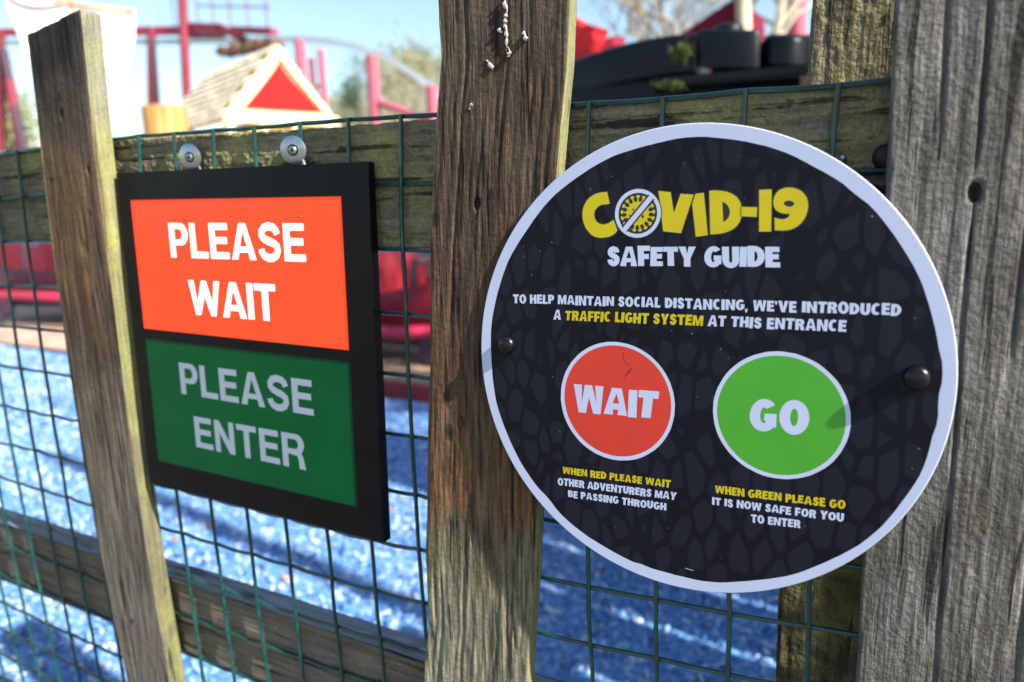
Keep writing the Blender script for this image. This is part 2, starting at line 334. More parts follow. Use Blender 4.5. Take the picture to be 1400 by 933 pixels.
def resin():
    mr = mat('white_resin', (.33, .32, .30), .5, var=.3, vscale=300)
    for pl in ([(689, -4), (692, 14), (690, 30), (693, 44), (691, 60), (697, 72), (694, 80)], [(665, 82), (669, 86), (674, 96)], [(642, 150), (645, 141), (649, 146)], [(682, 40), (688, 46)], [(716, 45), (720, 58)]):
        b = MB(); q = random.Random(int(pl[0][0])); pts = []
        for a, c in zip(pl, pl[1:]):
            for k in range(4): pts.append(at(a[0]+(c[0]-a[0])*k/4+q.uniform(-1.4, 1.4), a[1]+(c[1]-a[1])*k/4, F_-.0002))
        b.tube(pts, [q.choice((.0003, .0006, .0011, .0015)) for _ in pts], 6)
        b.build('resin', mr, fence, smooth=True, origin=pts[0], label='dried white resin on the middle pale')
resin()
# rails (axis 0): lo = bottom, hi = top; sides of 'hi' take mat 1
board('rail', fence, [W_rail, W_rail], 0, -1.2, 2.0, lambda x: H-.0995, lambda x: H-.0045+.0015*math.sin(x*9), .0035, .040, .0018, .0012, amp=.0009, seed=51, rough=.0013,
      label='upper rail with green algae and rough bark patches', cracks=[(.02, -1, .9, .001, .001), (.055, .6, 1.2, .001, .0008)], wob=.0012)
board('rail', fence, [W_low, W_lowT], 0, -1.2, 2.0, lambda x: H-.548, lambda x: H-.462, .0045, .036, .0024, .0015, amp=.0006, seed=61, label='lower rail with grey top face', wob=.0012)
board('post', fence, [W_post, W_post], 2, -.02, 1.40, lin(1.1, .7755, .6, .7805), lin(1.1, .878, .6, .882), .042, .14, .0018, .0011, amp=.0005, seed=71, rough=.0005, label='square mossy post behind the rails')
board('post', fence, [W_post, W_post], 2, -.02, 1.2, lambda z: -.75, lambda z: -.65, .042, .14, .008, .004, seed=73)
# ------------------------------------------------------------------ wire mesh
PIT = .05
NODE = {}
exec("""NODE={(0,0):(.431,.116),(0,2):(.276,.001),(0,4):(.226,-.065),(0,6):(.229,-.071),(0,8):(.22,-.118),(0,9):(.262,-.159),(0,10):(.351,-.2),(0,11):(.415,-.215),(0,12):(.437,-.411),(-1,4):(.261,-.064),(-1,7):(.241,-.104),(-1,9):(.263,-.105),(-1,11):(.421,-.209),(-1,13):(.51,-.47),(-2,7):(.296,-.143),(-2,10):(.442,-.246),(-2,13):(.583,-.469),(-3,10):(.517,-.274),(-3,13):(.6,-.486),(4,0):(.242,.092),(5,0):(.174,.056),(6,0):(.145,.031),(7,0):(.143,.031),(8,0):(.125,.026),(9,0):(.102,.027),(10,0):(.067,0),(13,0):(.017,.02),(14,0):(-.011,.045),(15,0):(-.071,.086),(16,0):(-.156,.127),(4,7):(.125,-.071),(4,9):(.156,-.09),(4,11):(.287,-.238),(5,7):(-.016,-.01),(5,9):(.048,0),(5,11):(.189,-.124),(6,7):(-.058,.014),(6,9):(.01,.024),(7,7):(-.072,.042),(7,9):(.013,.045),(7,10):(.02,.004),(8,7):(-.056,.099),(8,9):(.022,.007),(8,10):(.039,-.02),(9,7):(-.018,.024),(9,9):(.029,-.012),(10,7):(.06,-.02),(10,8):(.08,-.016),(13,7):(.086,-.068),(13,8):(.073,-.127),(14,7):(.074,-.126),(14,8):(.066,-.152),(15,7):(.034,-.177),(15,8):(.01,-.242),(16,7):(-.063,-.257),(10,2):(0,-.036),(10,4):(.003,-.04),(10,6):(.034,.035)}""")
_k = np.array(list(NODE.keys()), float); _v = np.array(list(NODE.values()))
def basis_(c, r):
    c = np.clip((c-6.5)/10, -1.1, 1.1); r = np.clip((r-6.5)/7, -1, 1.2)
    return np.stack([1+0*c, c, r, c*c, c*r, r*r, c**3, c*c*r, c*r*r, r**3], -1)
_co = np.linalg.lstsq(basis_(_k[:, 0], _k[:, 1]), _v, rcond=None)[0]
def node(c, r):
    o = basis_(np.array([c*1.]), np.array([r*1.]))[0] @ _co
    if r == 0: o = o*np.array([1, .9])
    # irregular welds: no two cells quite alike
    j = random.Random(int(c*131+r*17+5)); dx, dz = j.uniform(-.018, .018), j.uniform(-.018, .018)
    return Vector(((c+o[0]+dx)*PIT, 0, H-(r+o[1]+dz)*PIT))
mesh_ = thing('wire_mesh_panel', 'dark green welded wire mesh of square cells fixed to the wooden fence', 'wire mesh', (.6, 0, 0))
CR = range(-12, 27); RR = range(0, 20); RW = .0017
for c in CR:
    pts = []
    for r in RR:
        p = node(c, r)
        if r < RR[-1]:
            q = node(c, r+1)
            for k in (0, .035, .5, .965): pts.append(p.lerp(q, k)+Vector((math.sin(k*math.pi)*.0006*math.sin(c*7+r*3), -RW*.85, 0)))
        else: pts.append(p+Vector((0, -RW*.85, 0)))
    pts[0].z += .001
    b = MB(); b.tube(pts, [RW*1.28 if i % 4 == 0 else RW for i in range(len(pts))], 8); b.build('vertical_wire', M_wire, mesh_, smooth=True, origin=pts[0])
for r in RR:
    pts = []
    for c in CR:
        p = node(c, r)
        if c < CR[-1]:
            q = node(c+1, r)
            for k in (0, .25, .5, .75): pts.append(p.lerp(q, k)+Vector((0, RW*.85, -math.sin(k*math.pi)*.0014*(r > 5)*(c < 12) - math.sin(k*math.pi)*.0004)))
        else: pts.append(p+Vector((0, RW*.85, 0)))
    b = MB(); b.tube(pts, RW, 8); b.build('horizontal_wire', M_wire, mesh_, smooth=True, origin=pts[0])

# ------------------------------------------------------------------ lettering
def arc(cx, cy, rx, ry, a0, a1, n=10):
    return [(cx+rx*math.cos(math.radians(a0+(a1-a0)*i/n)), cy+ry*math.sin(math.radians(a0+(a1-a0)*i/n))) for i in range(n+1)]
def stroke(pts, t0):
    # centre line -> outline
    L_, R_ = [], []
    for i, p in enumerate(pts):
        a = pts[max(i-1, 0)]; b = pts[min(i+1, len(pts)-1)]; dx, dy = b[0]-a[0], b[1]-a[1]; l = math.hypot(dx, dy) or 1
        tx = t0[0] if isinstance(t0, tuple) else t0; ty = t0[1] if isinstance(t0, tuple) else t0
        L_.append((p[0]-dy/l*tx/2, p[1]+dx/l*ty/2)); R_.append((p[0]+dy/l*tx/2, p[1]-dx/l*ty/2))
    return L_+R_[::-1]
def bowl(x0, x1, y0, y1, cut):  # D-like closed right side, from (x0,y1) round to (x0,y0)
    r = (y1-y0)/2; rx = min(x1-x0, r*cut)
    return [(x0, y1)] + arc(x1-rx, (y0+y1)/2, rx, r, 90, -90, 12) + [(x0, y0)]
def glyph(ch, t, h, wd):
    W = wd.get(ch, .8)
    if ch == 'I': return W, [[(0, 0), (W, 0), (W, 1), (0, 1)]]
    if ch == 'L': return W, [[(0, 0), (W, 0), (W, h), (t, h), (t, 1), (0, 1)]]
    if ch == 'T': c = W/2; return W, [[(c-t/2, 0), (c+t/2, 0), (c+t/2, 1-h), (W, 1-h), (W, 1), (0, 1), (0, 1-h), (c-t/2, 1-h)]]
    if ch == 'E': m = .5; return W, [[(0, 0), (W, 0), (W, h), (t, h), (t, m-h/2+.02), (W*.92, m-h/2+.02), (W*.92, m+h/2+.02), (t, m+h/2+.02), (t, 1-h), (W*.98, 1-h), (W*.98, 1), (0, 1)]]
    if ch == 'F': return W, [[(0, 0), (t, 0), (t, .42-h*.3), (W*.9, .42-h*.3), (W*.9, .42+h*.7), (t, .42+h*.7), (t, 1-h), (W, 1-h), (W, 1), (0, 1)]]
    if ch == 'H': return W, [[(0, 0), (t, 0), (t, .5-h/2), (W-t, .5-h/2), (W-t, 0), (W, 0), (W, 1), (W-t, 1), (W-t, .5+h/2), (t, .5+h/2), (t, 1), (0, 1)]]
    if ch == 'N': return W, [[(0, 0), (t*.95, 0), (t*.95, .62), (W-t, 0), (W, 0), (W, 1), (W-t*.95, 1), (W-t*.95, .38), (t, 1), (0, 1)]]
    if ch == 'M': c = W/2; return W, [[(0, 0), (t*.85, 0), (t*.85, .6), (c-t*.33, .0), (c+t*.33, .0), (W-t*.85, .6), (W-t*.85, 0), (W, 0), (W, 1), (W-t*1.05, 1), (c, .45), (t*1.05, 1), (0, 1)]]
    if ch == 'V': c = W/2; return W, [[(c-t*.5, 0), (c+t*.5, 0), (W, 1), (W-t*1.05, 1), (c, .36), (t*1.05, 1), (0, 1)]]
    if ch == 'W':
        q = W/4; return W, [[(q-t*.42, 0), (q+t*.42, 0), (2*q, .56), (3*q-t*.42, 0), (3*q+t*.42, 0), (W, 1), (W-t*.95, 1), (3*q-.0, .36), (2*q+t*.42, 1), (2*q-t*.42, 1), (q+.0, .36), (t*.95, 1), (0, 1)]]
    if ch == 'A': c = W/2; return W, [[(0, 0), (t*1.05, 0), (c-(c-t*.8)*.62, .2), (c+(c-t*.8)*.62, .2), (W-t*1.05, 0), (W, 0), (c+t*.55, 1), (c-t*.55, 1)], [(c-.17*W+(.08*t), .2+h*.85), (c+.17*W-(.08*t), .2+h*.85), (c, .80)]]
    if ch == 'Y': c = W/2; return W, [[(c-t/2, 0), (c+t/2, 0), (c+t/2, .4), (W, 1), (W-t*1.1, 1), (c, .62), (t*1.1, 1), (0, 1), (c-t/2, .4)]]
    if ch == 'O': return W, [arc(W/2, .5, W/2, .52, 0, 360, 30)[:-1], arc(W/2, .5, W/2-t, .52-h*.95, 0, 360, 24)[:-1]]
    if ch == 'D': return W, [[(0, 0)]+bowl(0, W, 0, 1, .95)[::-1][1:], bowl(t, W-t, h, 1-h, .8)]
    if ch == 'P': return W, [[(0, 0), (0, 1)]+bowl(0, W, .36, 1, .95)[1:-1]+[(t, .36), (t, 0)], bowl(t, W-t, .36+h*.88, 1-h*.88, .9)]
    if ch == 'R': return W, [[(0, 0), (0, 1)]+arc(W*.97-.29, .71, .29, .29, 90, -55, 12)+[(W*.9, .36), (W*.95, .2), (W, 0), (W-t*1.1, 0), (W-t*1.12, .22), (W-t*1.35, .37), (t, .40), (t, 0)], bowl(t, W*.97-t, .42+h*.8, 1-h*.88, .9)]
    if ch == 'B': return W, [[(0, 0), (0, 1)]+arc(W*.92-.25, .75, .25, .25, 90, -60, 9)+arc(W-.28, .28, .28, .28, 60, -90, 10), bowl(t, W*.92-t*.9, .5+h*.4, 1-h*.85, .9), bowl(t, W-t, h*.85, .5-h*.3, .9)]
    if ch == 'U': r = .38; return W, [[(0, 1), (0, r)]+arc(W/2, r, W/2, r+.02, 180, 360, 16)+[(W, 1), (W-t, 1), (W-t, r)]+arc(W/2, r, W/2-t, r-h*.9, 360, 180, 12)+[(t, 1)]]
    if ch == 'C': return W+.0, [arc(W*.53, .5, W*.53, .52, 48, 312, 26)+arc(W*.55, .5, W*.55-t, .52-h, 305, 55, 20)]
    if ch == 'G': return W, [arc(W*.52, .5, W*.52, .52, 42, 318, 26)+[(W*.98, .12), (W*.98, .56), (W*.54, .56), (W*.54, .56-h*.85), (W*.98-t, .56-h*.85), (W*.98-t, .26)]+arc(W*.53, .5, W*.53-t, .52-h, 285, 55, 20)]
    if ch == 'S':
        a, b = W-t, 1-h
        x = lambda v: t/2+v*a; y = lambda v: h/2+v*b
        P_ = [(x(.98), y(.76)), (x(.93), y(.88)), (x(.78), y(.98)), (x(.5), y(1.02)), (x(.22), y(.97)), (x(.06), y(.84)), (x(.05), y(.72)), (x(.18), y(.61)), (x(.45), y(.53)), (x(.75), y(.46)), (x(.95), y(.36)), (x(.98), y(.22)), (x(.88), y(.07)), (x(.65), y(-.02)), (x(.4), y(-.03)), (x(.15), y(.04)), (x(.02), y(.16)), (x(-.0), y(.26))]
        return W, [stroke(P_, ((t+h)/2*1.02, (t+h)/2*1.0))]
    if ch == ',': return .22, [[(0, 0), (.04, -.14), (.16, -.1), (.22, .2), (0, .2)]]
    if ch == "'": return .2, [[(.02, .62), (.16, .62), (.2, .95), (0, .95)]]
    return W, [[(0, 0), (W, 0), (W, 1), (0, 1)]]
HELV = dict(P=.82, L=.74, E=.78, A=.98, S=.88, W=1.34, I=.235, T=.82, N=.84, R=.88)
COMIC = dict(A=.88, B=.72, C=.72, D=.76, E=.62, F=.62, G=.8, H=.78, I=.32, L=.58, M=.98, N=.84, O=.84, P=.7, R=.76, S=.68, T=.72, U=.76, V=.86, W=1.16, Y=.82)
def layout(text, comic, t, h, gap, space, seed=0):
    """[(char index, contours)] with x running, cap height 1; returns list and width"""
    rnd = random.Random(seed); x = 0; out = []
    for i, ch in enumerate(text):
        if ch == ' ': x += space; continue
        W, cs = glyph(ch, t, h, COMIC if comic else HELV)
        if comic:
            a = rnd.uniform(-.035, .035); dy = rnd.uniform(-.035, .035); sy = rnd.uniform(.96, 1.04); tp = rnd.uniform(-.06, .06)
            cs = [[(px+(py-.5)*a+(px-W/2)*tp*(py-.5), (py-.5)*sy+.5+dy+(px-W/2)*rnd.uniform(-.01, .01)) for px, py in c] for c in cs]
        out.append((i, [[(px+x, py) for px, py in c] for c in cs])); x += W+gap
    return out, x-gap
def fill(b, contours, mapf, z, n):
    """contours: outer + holes -> flat triangles; mapf: 2D -> sign-local (mm)"""
    pl = [[Vector((*mapf(p), 0)) for p in c] for c in contours]
    flat = [v for c in pl for v in c]
    for tri in tessellate_polygon(pl):
        a, bb, c = [flat[k] for k in tri]
        cr = (bb-a).cross(c-a).z
        if abs(cr) < 1e-9: continue
        if cr < 0: bb, c = c, bb
        b.add([n(a.x, a.y, z), n(bb.x, bb.y, z), n(c.x, c.y, z)], [(0, 1, 2)])
def text_part(name, text, quad, comic, nf, z, mt, parent, only=None, t=.29, h=.23, gap=.07, space=.38, seed=0):
    lay, W = layout(text, comic, t, h, gap, space, seed); tl, tr, br, bl = [Vector(q) for q in quad]
    def mp(p):
        u = p[0]/W; v = p[1]; a = bl.lerp(br, u); c = tl.lerp(tr, u); q = a.lerp(c, v); return q.x, q.y
    b = MB()
    for i, cs in lay:
        if only is None or (only[0] <= i < only[1]) == only[2]: fill(b, cs, mp, z, nf)
    o = b.build(name, mt, parent); return o
def flat_normals(o):   # keep all printed faces turned to the reader
    pass

# ------------------------------------------------------------------ round sign
KS = .993; DC = CAM + (Vector((.7202, -.031, -.1638+H))-CAM)*KS; da, db = -.0508, .0509
nD = Vector((math.sin(da)*math.cos(db), -math.cos(da)*math.cos(db), math.sin(db)))
e1 = Vector((0, 0, 1)).cross(nD).normalized(); e2 = nD.cross(e1)
rs_ = thing('round_sign', 'round black and white sign headed COVID-19 safety guide, screwed to two pales', 'sign', DC)
nf = lambda x, y, z: (e1*x*KS+e2*y*KS+nD*z)/1000      # sign-local mm -> relative to the sign's centre
R = 143.0
Mx = Matrix((e1, e2, nD)).transposed()
def cyl(b, cx, cy, prof, n=64):
    vs = []
    for r, z in prof:
        for j in range(n):
            a = 2*math.pi*j/n; vs.append(nf(cx+r*math.cos(a), cy+r*math.sin(a), z))
    k = len(prof); fs = [(i*n+j, i*n+(j+1) % n, (i+1)*n+(j+1) % n, (i+1)*n+j) for i in range(k-1) for j in range(n)] + [tuple(range(n-1, -1, -1)), tuple(range((k-1)*n, k*n))]
    b.add(vs, fs)
b = MB(); cyl(b, 0, 0, [(R-.5, -3), (R, -2.6), (R, -.4), (R-.4, 0)], 160); b.build('board', M_white_shade, rs_, smooth=True, label='round board with a white rim')
def scales_mat():
    m = mat('dark_scale_print', (.02, .02, .03), .5, spec=.16); t = m.node_tree; N = t.nodes.new; L = t.links; b = t.nodes['Principled BSDF']
    tc = N('ShaderNodeTexCoord'); vr = N('ShaderNodeVectorRotate'); mp = N('ShaderNodeMapping'); L.new(tc.outputs['Object'], mp.inputs[0])
    mp.inputs['Scale'].default_value = (1, 0.0, .50)
    nz = N('ShaderNodeTexNoise'); nz.inputs['Scale'].default_value = 35; L.new(mp.outputs[0], nz.inputs['Vector'])
    mx = N('ShaderNodeMix'); mx.data_type = 'VECTOR'; mx.inputs[0].default_value = .003; L.new(mp.outputs[0], mx.inputs[4]); L.new(nz.outputs['Color'], mx.inputs[5])
    v = N('ShaderNodeTexVoronoi'); v.feature = 'DISTANCE_TO_EDGE'; v.inputs['Scale'].default_value = 92; v.inputs['Randomness'].default_value = .8; L.new(mx.outputs[1], v.inputs['Vector'])
    r = N('ShaderNodeValToRGB'); r.color_ramp.interpolation = 'EASE'; e = r.color_ramp.elements
    e[0].position = .13; e[0].color = (.0048, .0047, .0095, 1); e[1].position = .24; e[1].color = (.0112, .0110, .0200, 1);     v2 = N('ShaderNodeTexVoronoi'); v2.inputs['Scale'].default_value = 68; v2.inputs['Randomness'].default_value = .85; L.new(mx.outputs[1], v2.inputs['Vector'])
    v.feature = 'F2'; df = N('ShaderNodeMath'); df.operation = 'SUBTRACT'; L.new(v.outputs['Distance'], df.inputs[0]); L.new(v2.outputs['Distance'], df.inputs[1]); L.new(df.outputs[0], r.inputs[0])
    for q_ in (v, v2): q_.inputs['Scale'].default_value = 84; q_.inputs['Randomness'].default_value = .8
    sp = N('ShaderNodeTexNoise'); sp.inputs['Scale'].default_value = 420; sp.inputs['Detail'].default_value = 1; L.new(tc.outputs['Object'], sp.inputs['Vector'])
    sr = N('ShaderNodeValToRGB'); sr.color_ramp.elements[0].position = .80; sr.color_ramp.elements[0].color = (0, 0, 0, 1); sr.color_ramp.elements[1].position = .82; sr.color_ramp.elements[1].color = (.2, .2, .2, 1); L.new(sp.outputs['Fac'], sr.inputs[0])
    ad = N('ShaderNodeMix'); ad.data_type = 'RGBA'; ad.blend_type = 'ADD'; ad.inputs[0].default_value = 1; L.new(r.outputs[0], ad.inputs[6]); L.new(sr.outputs[0], ad.inputs[7])
    wn = N('ShaderNodeTexNoise'); wn.inputs['Scale'].default_value = 14; wn.inputs['Detail'].default_value = 9; wn.inputs['Roughness'].default_value = .72; L.new(tc.outputs['Object'], wn.inputs['Vector'])
    wr = N('ShaderNodeMapRange'); wr.inputs[1].default_value = .35; wr.inputs[2].default_value = .7; wr.inputs[3].default_value = .36; wr.inputs[4].default_value = .62; L.new(wn.outputs['Fac'], wr.inputs[0]); L.new(wr.outputs[0], b.inputs['Roughness'])
    L.new(ad.outputs[2], b.inputs['Base Color']); return m
M_scale = scales_mat()
M_pw = mat('print_white_shade_tint', (.52, .55, .72), .45, spec=.3, var=.03, vscale=60); M_py = mat('print_yellow', (.58, .45, .008), .45, spec=.3, var=.05, vscale=60); M_pr = mat('print_red', (.62, .035, .018), .42, var=.06, vscale=40); M_pg = mat('print_green', (.06, .34, .02), .42, var=.05, vscale=40)  # the white print also has bluish shade put into its colour
M_pd = mat('print_dark', (.011, .011, .016), .5); M_crease = mat('crease_red', (.3, .015, .012), .5)
# dark print with a hand-cut uneven outline
rnd = random.Random(4); pts = []; n = 150
c0 = (0.0, 1.0); 
for i in range(n):
    a = 2*math.pi*i/n; rr = float(np.interp(math.degrees(a), [0, 90, 180, 225, 270, 288, 315, 340, 360], [135.2, 134.8, 135.2, 136.4, 135.4, 135.8, 138.0, 138.2, 135.2])) + .25*math.sin(a*9+1)+.3*math.sin(a*17)+rnd.uniform(-.12, .12)
    if i in (1, 2, 3, 147, 148): rr += .7
    if i in (20, 21, 95, 96, 109): rr -= .6
    pts.append((c0[0]+rr*math.cos(a), c0[1]-1.0+rr*math.sin(a)))
ZS = .012
b = MB(); fill(b, [pts], lambda p: p, ZS, nf); b.build('dark_print', M_scale, rs_, label='dark grey print with a reptile scale pattern')
def disc_print(name, cx, cy, r, z, mt, par, jag=0, seed=0):
    q = random.Random(seed); P_ = [(cx+(r+q.uniform(-jag, jag))*math.cos(2*math.pi*i/72), cy+(r+q.uniform(-jag, jag))*math.sin(2*math.pi*i/72)) for i in range(72)]
    b = MB(); fill(b, [P_], lambda p: p, z, nf); return b.build(name, mt, par)
# circles
wc = disc_print('red_light', -41.3, -27.2, 38.9, 2*ZS, M_pw, rs_, .12, 1)
disc_print('red_fill', -41.1, -27.0, 36.4, 3*ZS, M_pr, wc)
gc = disc_print('green_light', 58.2, -22.6, 37.4, 2*ZS, M_pw, rs_, .12, 2)
disc_print('green_fill', 58.2, -22.6, 35.0, 3*ZS, M_pg, gc)
cw = [(-36.2, 4.6), (-36.6, .5), (-35.2, -2.2), (-31.6, -3.2), (-32.5, -3.4), (-34.5, -2.9), (-36.0, -.6), (-37.0, .6)]
b = MB(); fill(b, [[(x*1.0, y*1.0) for x, y in ((-36.9, 5.4), (-36.3, 5.3), (-36.8, 1.5), (-35.2, -1.2), (-31.8, -2.2), (-31.8, -2.7), (-35.5, -1.8), (-37.4, 1.4))]], lambda p: p, 4*ZS, nf)
fill(b, [[(-31, -3.5), (-30.2, -4.4), (-32.2, -7), (-36, -11.4), (-35, -8.2), (-33.5, -6)]], lambda p: p, 4*ZS, nf); b.build('crease', M_crease, wc)
# lettering lines
K = dict(comic=True, nf=nf)
text_part('white_lettering', 'WAIT', [(-70.75, -19.66), (-12.95, -17.21), (-14.0, -35.35), (-69.6, -38.18)], True, nf, 4*ZS, M_pw, wc, gap=.02, t=.34, h=.27, seed=1)
text_part('white_lettering', 'GO', [(41.83, -14.81), (74.2, -12.83), (74.8, -32.0), (42.4, -34.2)], True, nf, 4*ZS, M_pw, gc, gap=.06, t=.31, h=.27, seed=2)
text_part('white_lettering', 'SAFETY GUIDE', [(-49.93, 71.49), (52.7, 73.6), (53.42, 62.0), (-49.58, 59.6)], True, nf, 2*ZS, M_pw, rs_, gap=.02, t=.31, h=.25, seed=3)
text_part('white_lettering', "TO HELP MAINTAIN SOCIAL DISTANCING, WE'VE INTRODUCED", [(-117.38, 38.16), (114.55, 45.35), (114.78, 39.22), (-117.34, 32.01)], True, nf, 2*ZS, M_pw, rs_, seed=4)
L2 = [(-86.3, 29.27), (89.46, 34.88), (89.49, 28.65), (-86.63, 22.83)]
text_part('white_lettering', 'A TRAFFIC LIGHT SYSTEM AT THIS ENTRANCE', L2, True, nf, 2*ZS, M_pw, rs_, only=(0, 2, True), seed=5)
text_part('white_lettering', 'A TRAFFIC LIGHT SYSTEM AT THIS ENTRANCE', L2, True, nf, 2*ZS, M_pw, rs_, only=(22, 99, True), seed=5)
text_part('yellow_lettering', 'A TRAFFIC LIGHT SYSTEM AT THIS ENTRANCE', L2, True, nf, 2*ZS, M_py, rs_, only=(2, 22, True), seed=5)
text_part('yellow_lettering', 'WHEN RED PLEASE WAIT', [(-77.93, -77.52), (-2.84, -72.97), (-3.03, -77.86), (-77.83, -82.3)], True, nf, 2*ZS, M_py, rs_, seed=6)
text_part('white_lettering', 'OTHER ADVENTURERS MAY', [(-81.44, -85.81), (1.23, -80.29), (.93, -85.4), (-81.35, -91.0)], True, nf, 2*ZS, M_pw, rs_, seed=7)
text_part('white_lettering', 'BE PASSING THROUGH', [(-73.52, -93.36), (-5.04, -88.52), (-5.11, -93.4), (-73.42, -98.2)], True, nf, 2*ZS, M_pw, rs_, seed=8)
text_part('yellow_lettering', 'WHEN GREEN PLEASE GO', [(24.47, -70.84), (96.42, -66.04), (96.55, -70.95), (24.73, -75.74)], True, nf, 2*ZS, M_py, rs_, seed=9)
text_part('white_lettering', 'IT IS NOW SAFE FOR YOU', [(23.04, -78.69), (96.22, -73.68), (96.23, -78.5), (23.29, -83.5)], True, nf, 2*ZS, M_pw, rs_, seed=10)
text_part('white_lettering', 'TO ENTER', [(46.42, -84.85), (73.99, -82.53), (74.08, -87.53), (46.72, -89.8)], True, nf, 2*ZS, M_pw, rs_, seed=11)
b = MB()
for k in range(5): fill(b, [[(8.8+k*1.1, -128.7-k*.05), (9.6+k*1.1, -128.75-k*.05), (9.6+k*1.1, -129.2-k*.05), (8.8+k*1.1, -129.15-k*.05)]], lambda p: p, 2*ZS, nf)
b.build('small_print', M_pw, rs_)
COV = {'V': [(-18.27, 105.1), (-10.71, 104.24), (-8.21, 92.08), (-4.67, 103.2), (3.07, 102.67), (-3.43, 80.33), (-14.29, 81.39), (-16.89, 98.5)], 'I': [(4.12, 103.07), (8.94, 103.61), (12.46, 79.37), (5.52, 78.33), (2.48, 97.28)], '-': [(29.86, 95.44), (39.18, 95.18), (39.3, 89.88), (29.95, 90.28)], '1': [(39.69, 104.72), (46.33, 104.89), (47.5, 81.82), (41.06, 81.75)], 'D': [(12.02, 104.69), (15.2, 104.85), (18.42, 104.58), (21.8, 104), (24.61, 102.96), (27.2, 101.4), (28.82, 99.58), (30.1, 97.4), (30.69, 94.82), (30.98, 92.2), (30.78, 89.77), (30.2, 87.4), (29.12, 85.4), (27.4, 83.6), (25.24, 82.2), (22.6, 81.1), (19.7, 80.39), (13.91, 79.8)], 'Dh': [(19.78, 98.36), (21.6, 97.6), (22.95, 96.29), (24, 94.5), (24.38, 92.52), (24.2, 90.8), (23.73, 89.46), (22.6, 88), (20.9, 86.89)],
 '9': [(48.82, 89.48), (51.2, 88.7), (53.36, 88.5), (55, 89), (56.11, 89.78), (56.66, 91.0), (56.4, 91.6), (54.58, 91.65), (52.4, 91.9), (50.72, 92.74), (49.3, 93.6), (48.48, 94.92), (47.8, 96.7), (47.67, 98.68), (48.0, 100.9), (48.94, 102.79), (50.2, 104.2), (51.83, 105.08), (53.6, 105.6), (55.54, 105.69), (57.7, 105.4), (59.79, 104.74), (61.8, 103.6), (63.38, 102.08), (64.7, 100.3), (65.39, 98.2), (65.8, 95.8), (65.63, 93.37), (65.1, 90.8), (64.12, 88.52), (62.8, 86.5), (61.12, 84.9), (59.2, 83.7), (57.04, 82.9), (54.4, 82.5), (49.45, 82.53)], '9h': [(53.08, 97.35), (53.7, 98.2), (54.6, 98.6), (55.8, 98.75), (56.95, 98.48), (58.1, 97.9), (58.72, 97.1), (58.4, 96.2), (57.61, 95.55), (56.2, 95.3), (54.8, 95.57), (53.6, 96.4)],
 'C': [(-50.92, 105.11), (-49.03, 97.92), (-51.4, 97.5), (-53.72, 97.52), (-55.9, 96.8), (-57.55, 95.32), (-58.9, 93.6), (-59.29, 91.63), (-58.9, 89.2), (-57.7, 87.15), (-55.9, 85.8), (-53.61, 85.15), (-51.3, 85.3), (-49.15, 86.06), (-46.21, 88.07), (-43.38, 81.65), (-44.8, 79.9), (-46.52, 78.61), (-49, 77.6), (-51.92, 77.08), (-55.1, 76.9), (-58.05, 77.34), (-60.8, 78.7), (-63.1, 80.9), (-65, 83.3), (-66.22, 85.98), (-67.1, 89.1), (-67.25, 92.21), (-66.9, 95.2), (-65.76, 97.84), (-64.1, 100.4), (-61.79, 102.28), (-59.2, 103.8), (-56.34, 104.64)]}
I_ = lambda p: p
for k in 'CVID-19':
    b = MB(); fill(b, [COV[k]]+([COV[k+'h']] if k+'h' in COV else []), I_, 3*ZS, nf); b.build('heading_letter', M_py, rs_)
def grow(P_, g):
    cx = sum(p[0] for p in P_)/len(P_); cy = sum(p[1] for p in P_)/len(P_); out = []
    for i, p in enumerate(P_):
        a = P_[i-1]; c = P_[(i+1) % len(P_)]; dx, dy = c[0]-a[0], c[1]-a[1]; l = math.hypot(dx, dy) or 1
        s = 1 if sum(P_[k-1][0]*P_[k][1]-P_[k][0]*P_[k-1][1] for k in range(len(P_))) > 0 else -1
        out.append((p[0]+dy/l*g*s, p[1]-dx/l*g*s))
    return out
for zi, k in enumerate('CVID-19'):
    b = MB(); fill(b, [grow(COV[k], .75)], I_, 2*ZS+.0012*zi, nf); b.build('letter_outline', M_pd, rs_)
vx, vy = -30.7, 91.9
vr = MB(); fill(vr, [arc(vx, vy, 15.2, 15.2, 0, 360, 48)[:-1]], I_, 3.6*ZS, nf); vi = vr.build('virus_symbol', M_pd, rs_, label='crossed-out virus symbol in place of the letter O')
b = MB(); fill(b, [arc(vx, vy, 14.6, 14.6, 0, 360, 60)[:-1], arc(vx, vy, 12.3, 12.3, 0, 360, 60)[:-1]], I_, 5*ZS, nf)
b.build('ring', M_pw, vi)
b = MB(); star = []
NS = 17
for i in range(NS):
    a = 2*math.pi*i/NS+.1; w2 = 2*math.pi/NS
    P = lambda r, da_: (vx+r*1.08*math.cos(a+da_), vy+r*1.08*math.sin(a+da_))
    star += [P(6.4, -w2*.5), P(6.9, -w2*.16), P(8.7, -.045), P(8.9, -.1), P(9.6, -.13), P(10.2, -.05), P(10.2, .05), P(9.6, .13), P(8.9, .1), P(8.7, .045), P(6.9, w2*.16)]
fill(b, [star], I_, 4.3*ZS, nf); b.build('virus', M_py, vi)
b = MB(); q = random.Random(9)
for i in range(11):
    a = q.uniform(0, 6.28); r = q.uniform(1, 5.6); s = q.uniform(.5, 1.25); cx, cy = vx+r*math.cos(a), vy+r*math.sin(a)
    fill(b, [[(cx+s*q.uniform(.6, 1.2)*math.cos(k*.785), cy+s*q.uniform(.6, 1.2)*math.sin(k*.785)) for k in range(8)]], I_, (4.6+.04*i)*ZS, nf)
b.build('dark_spots', M_pd, vi)
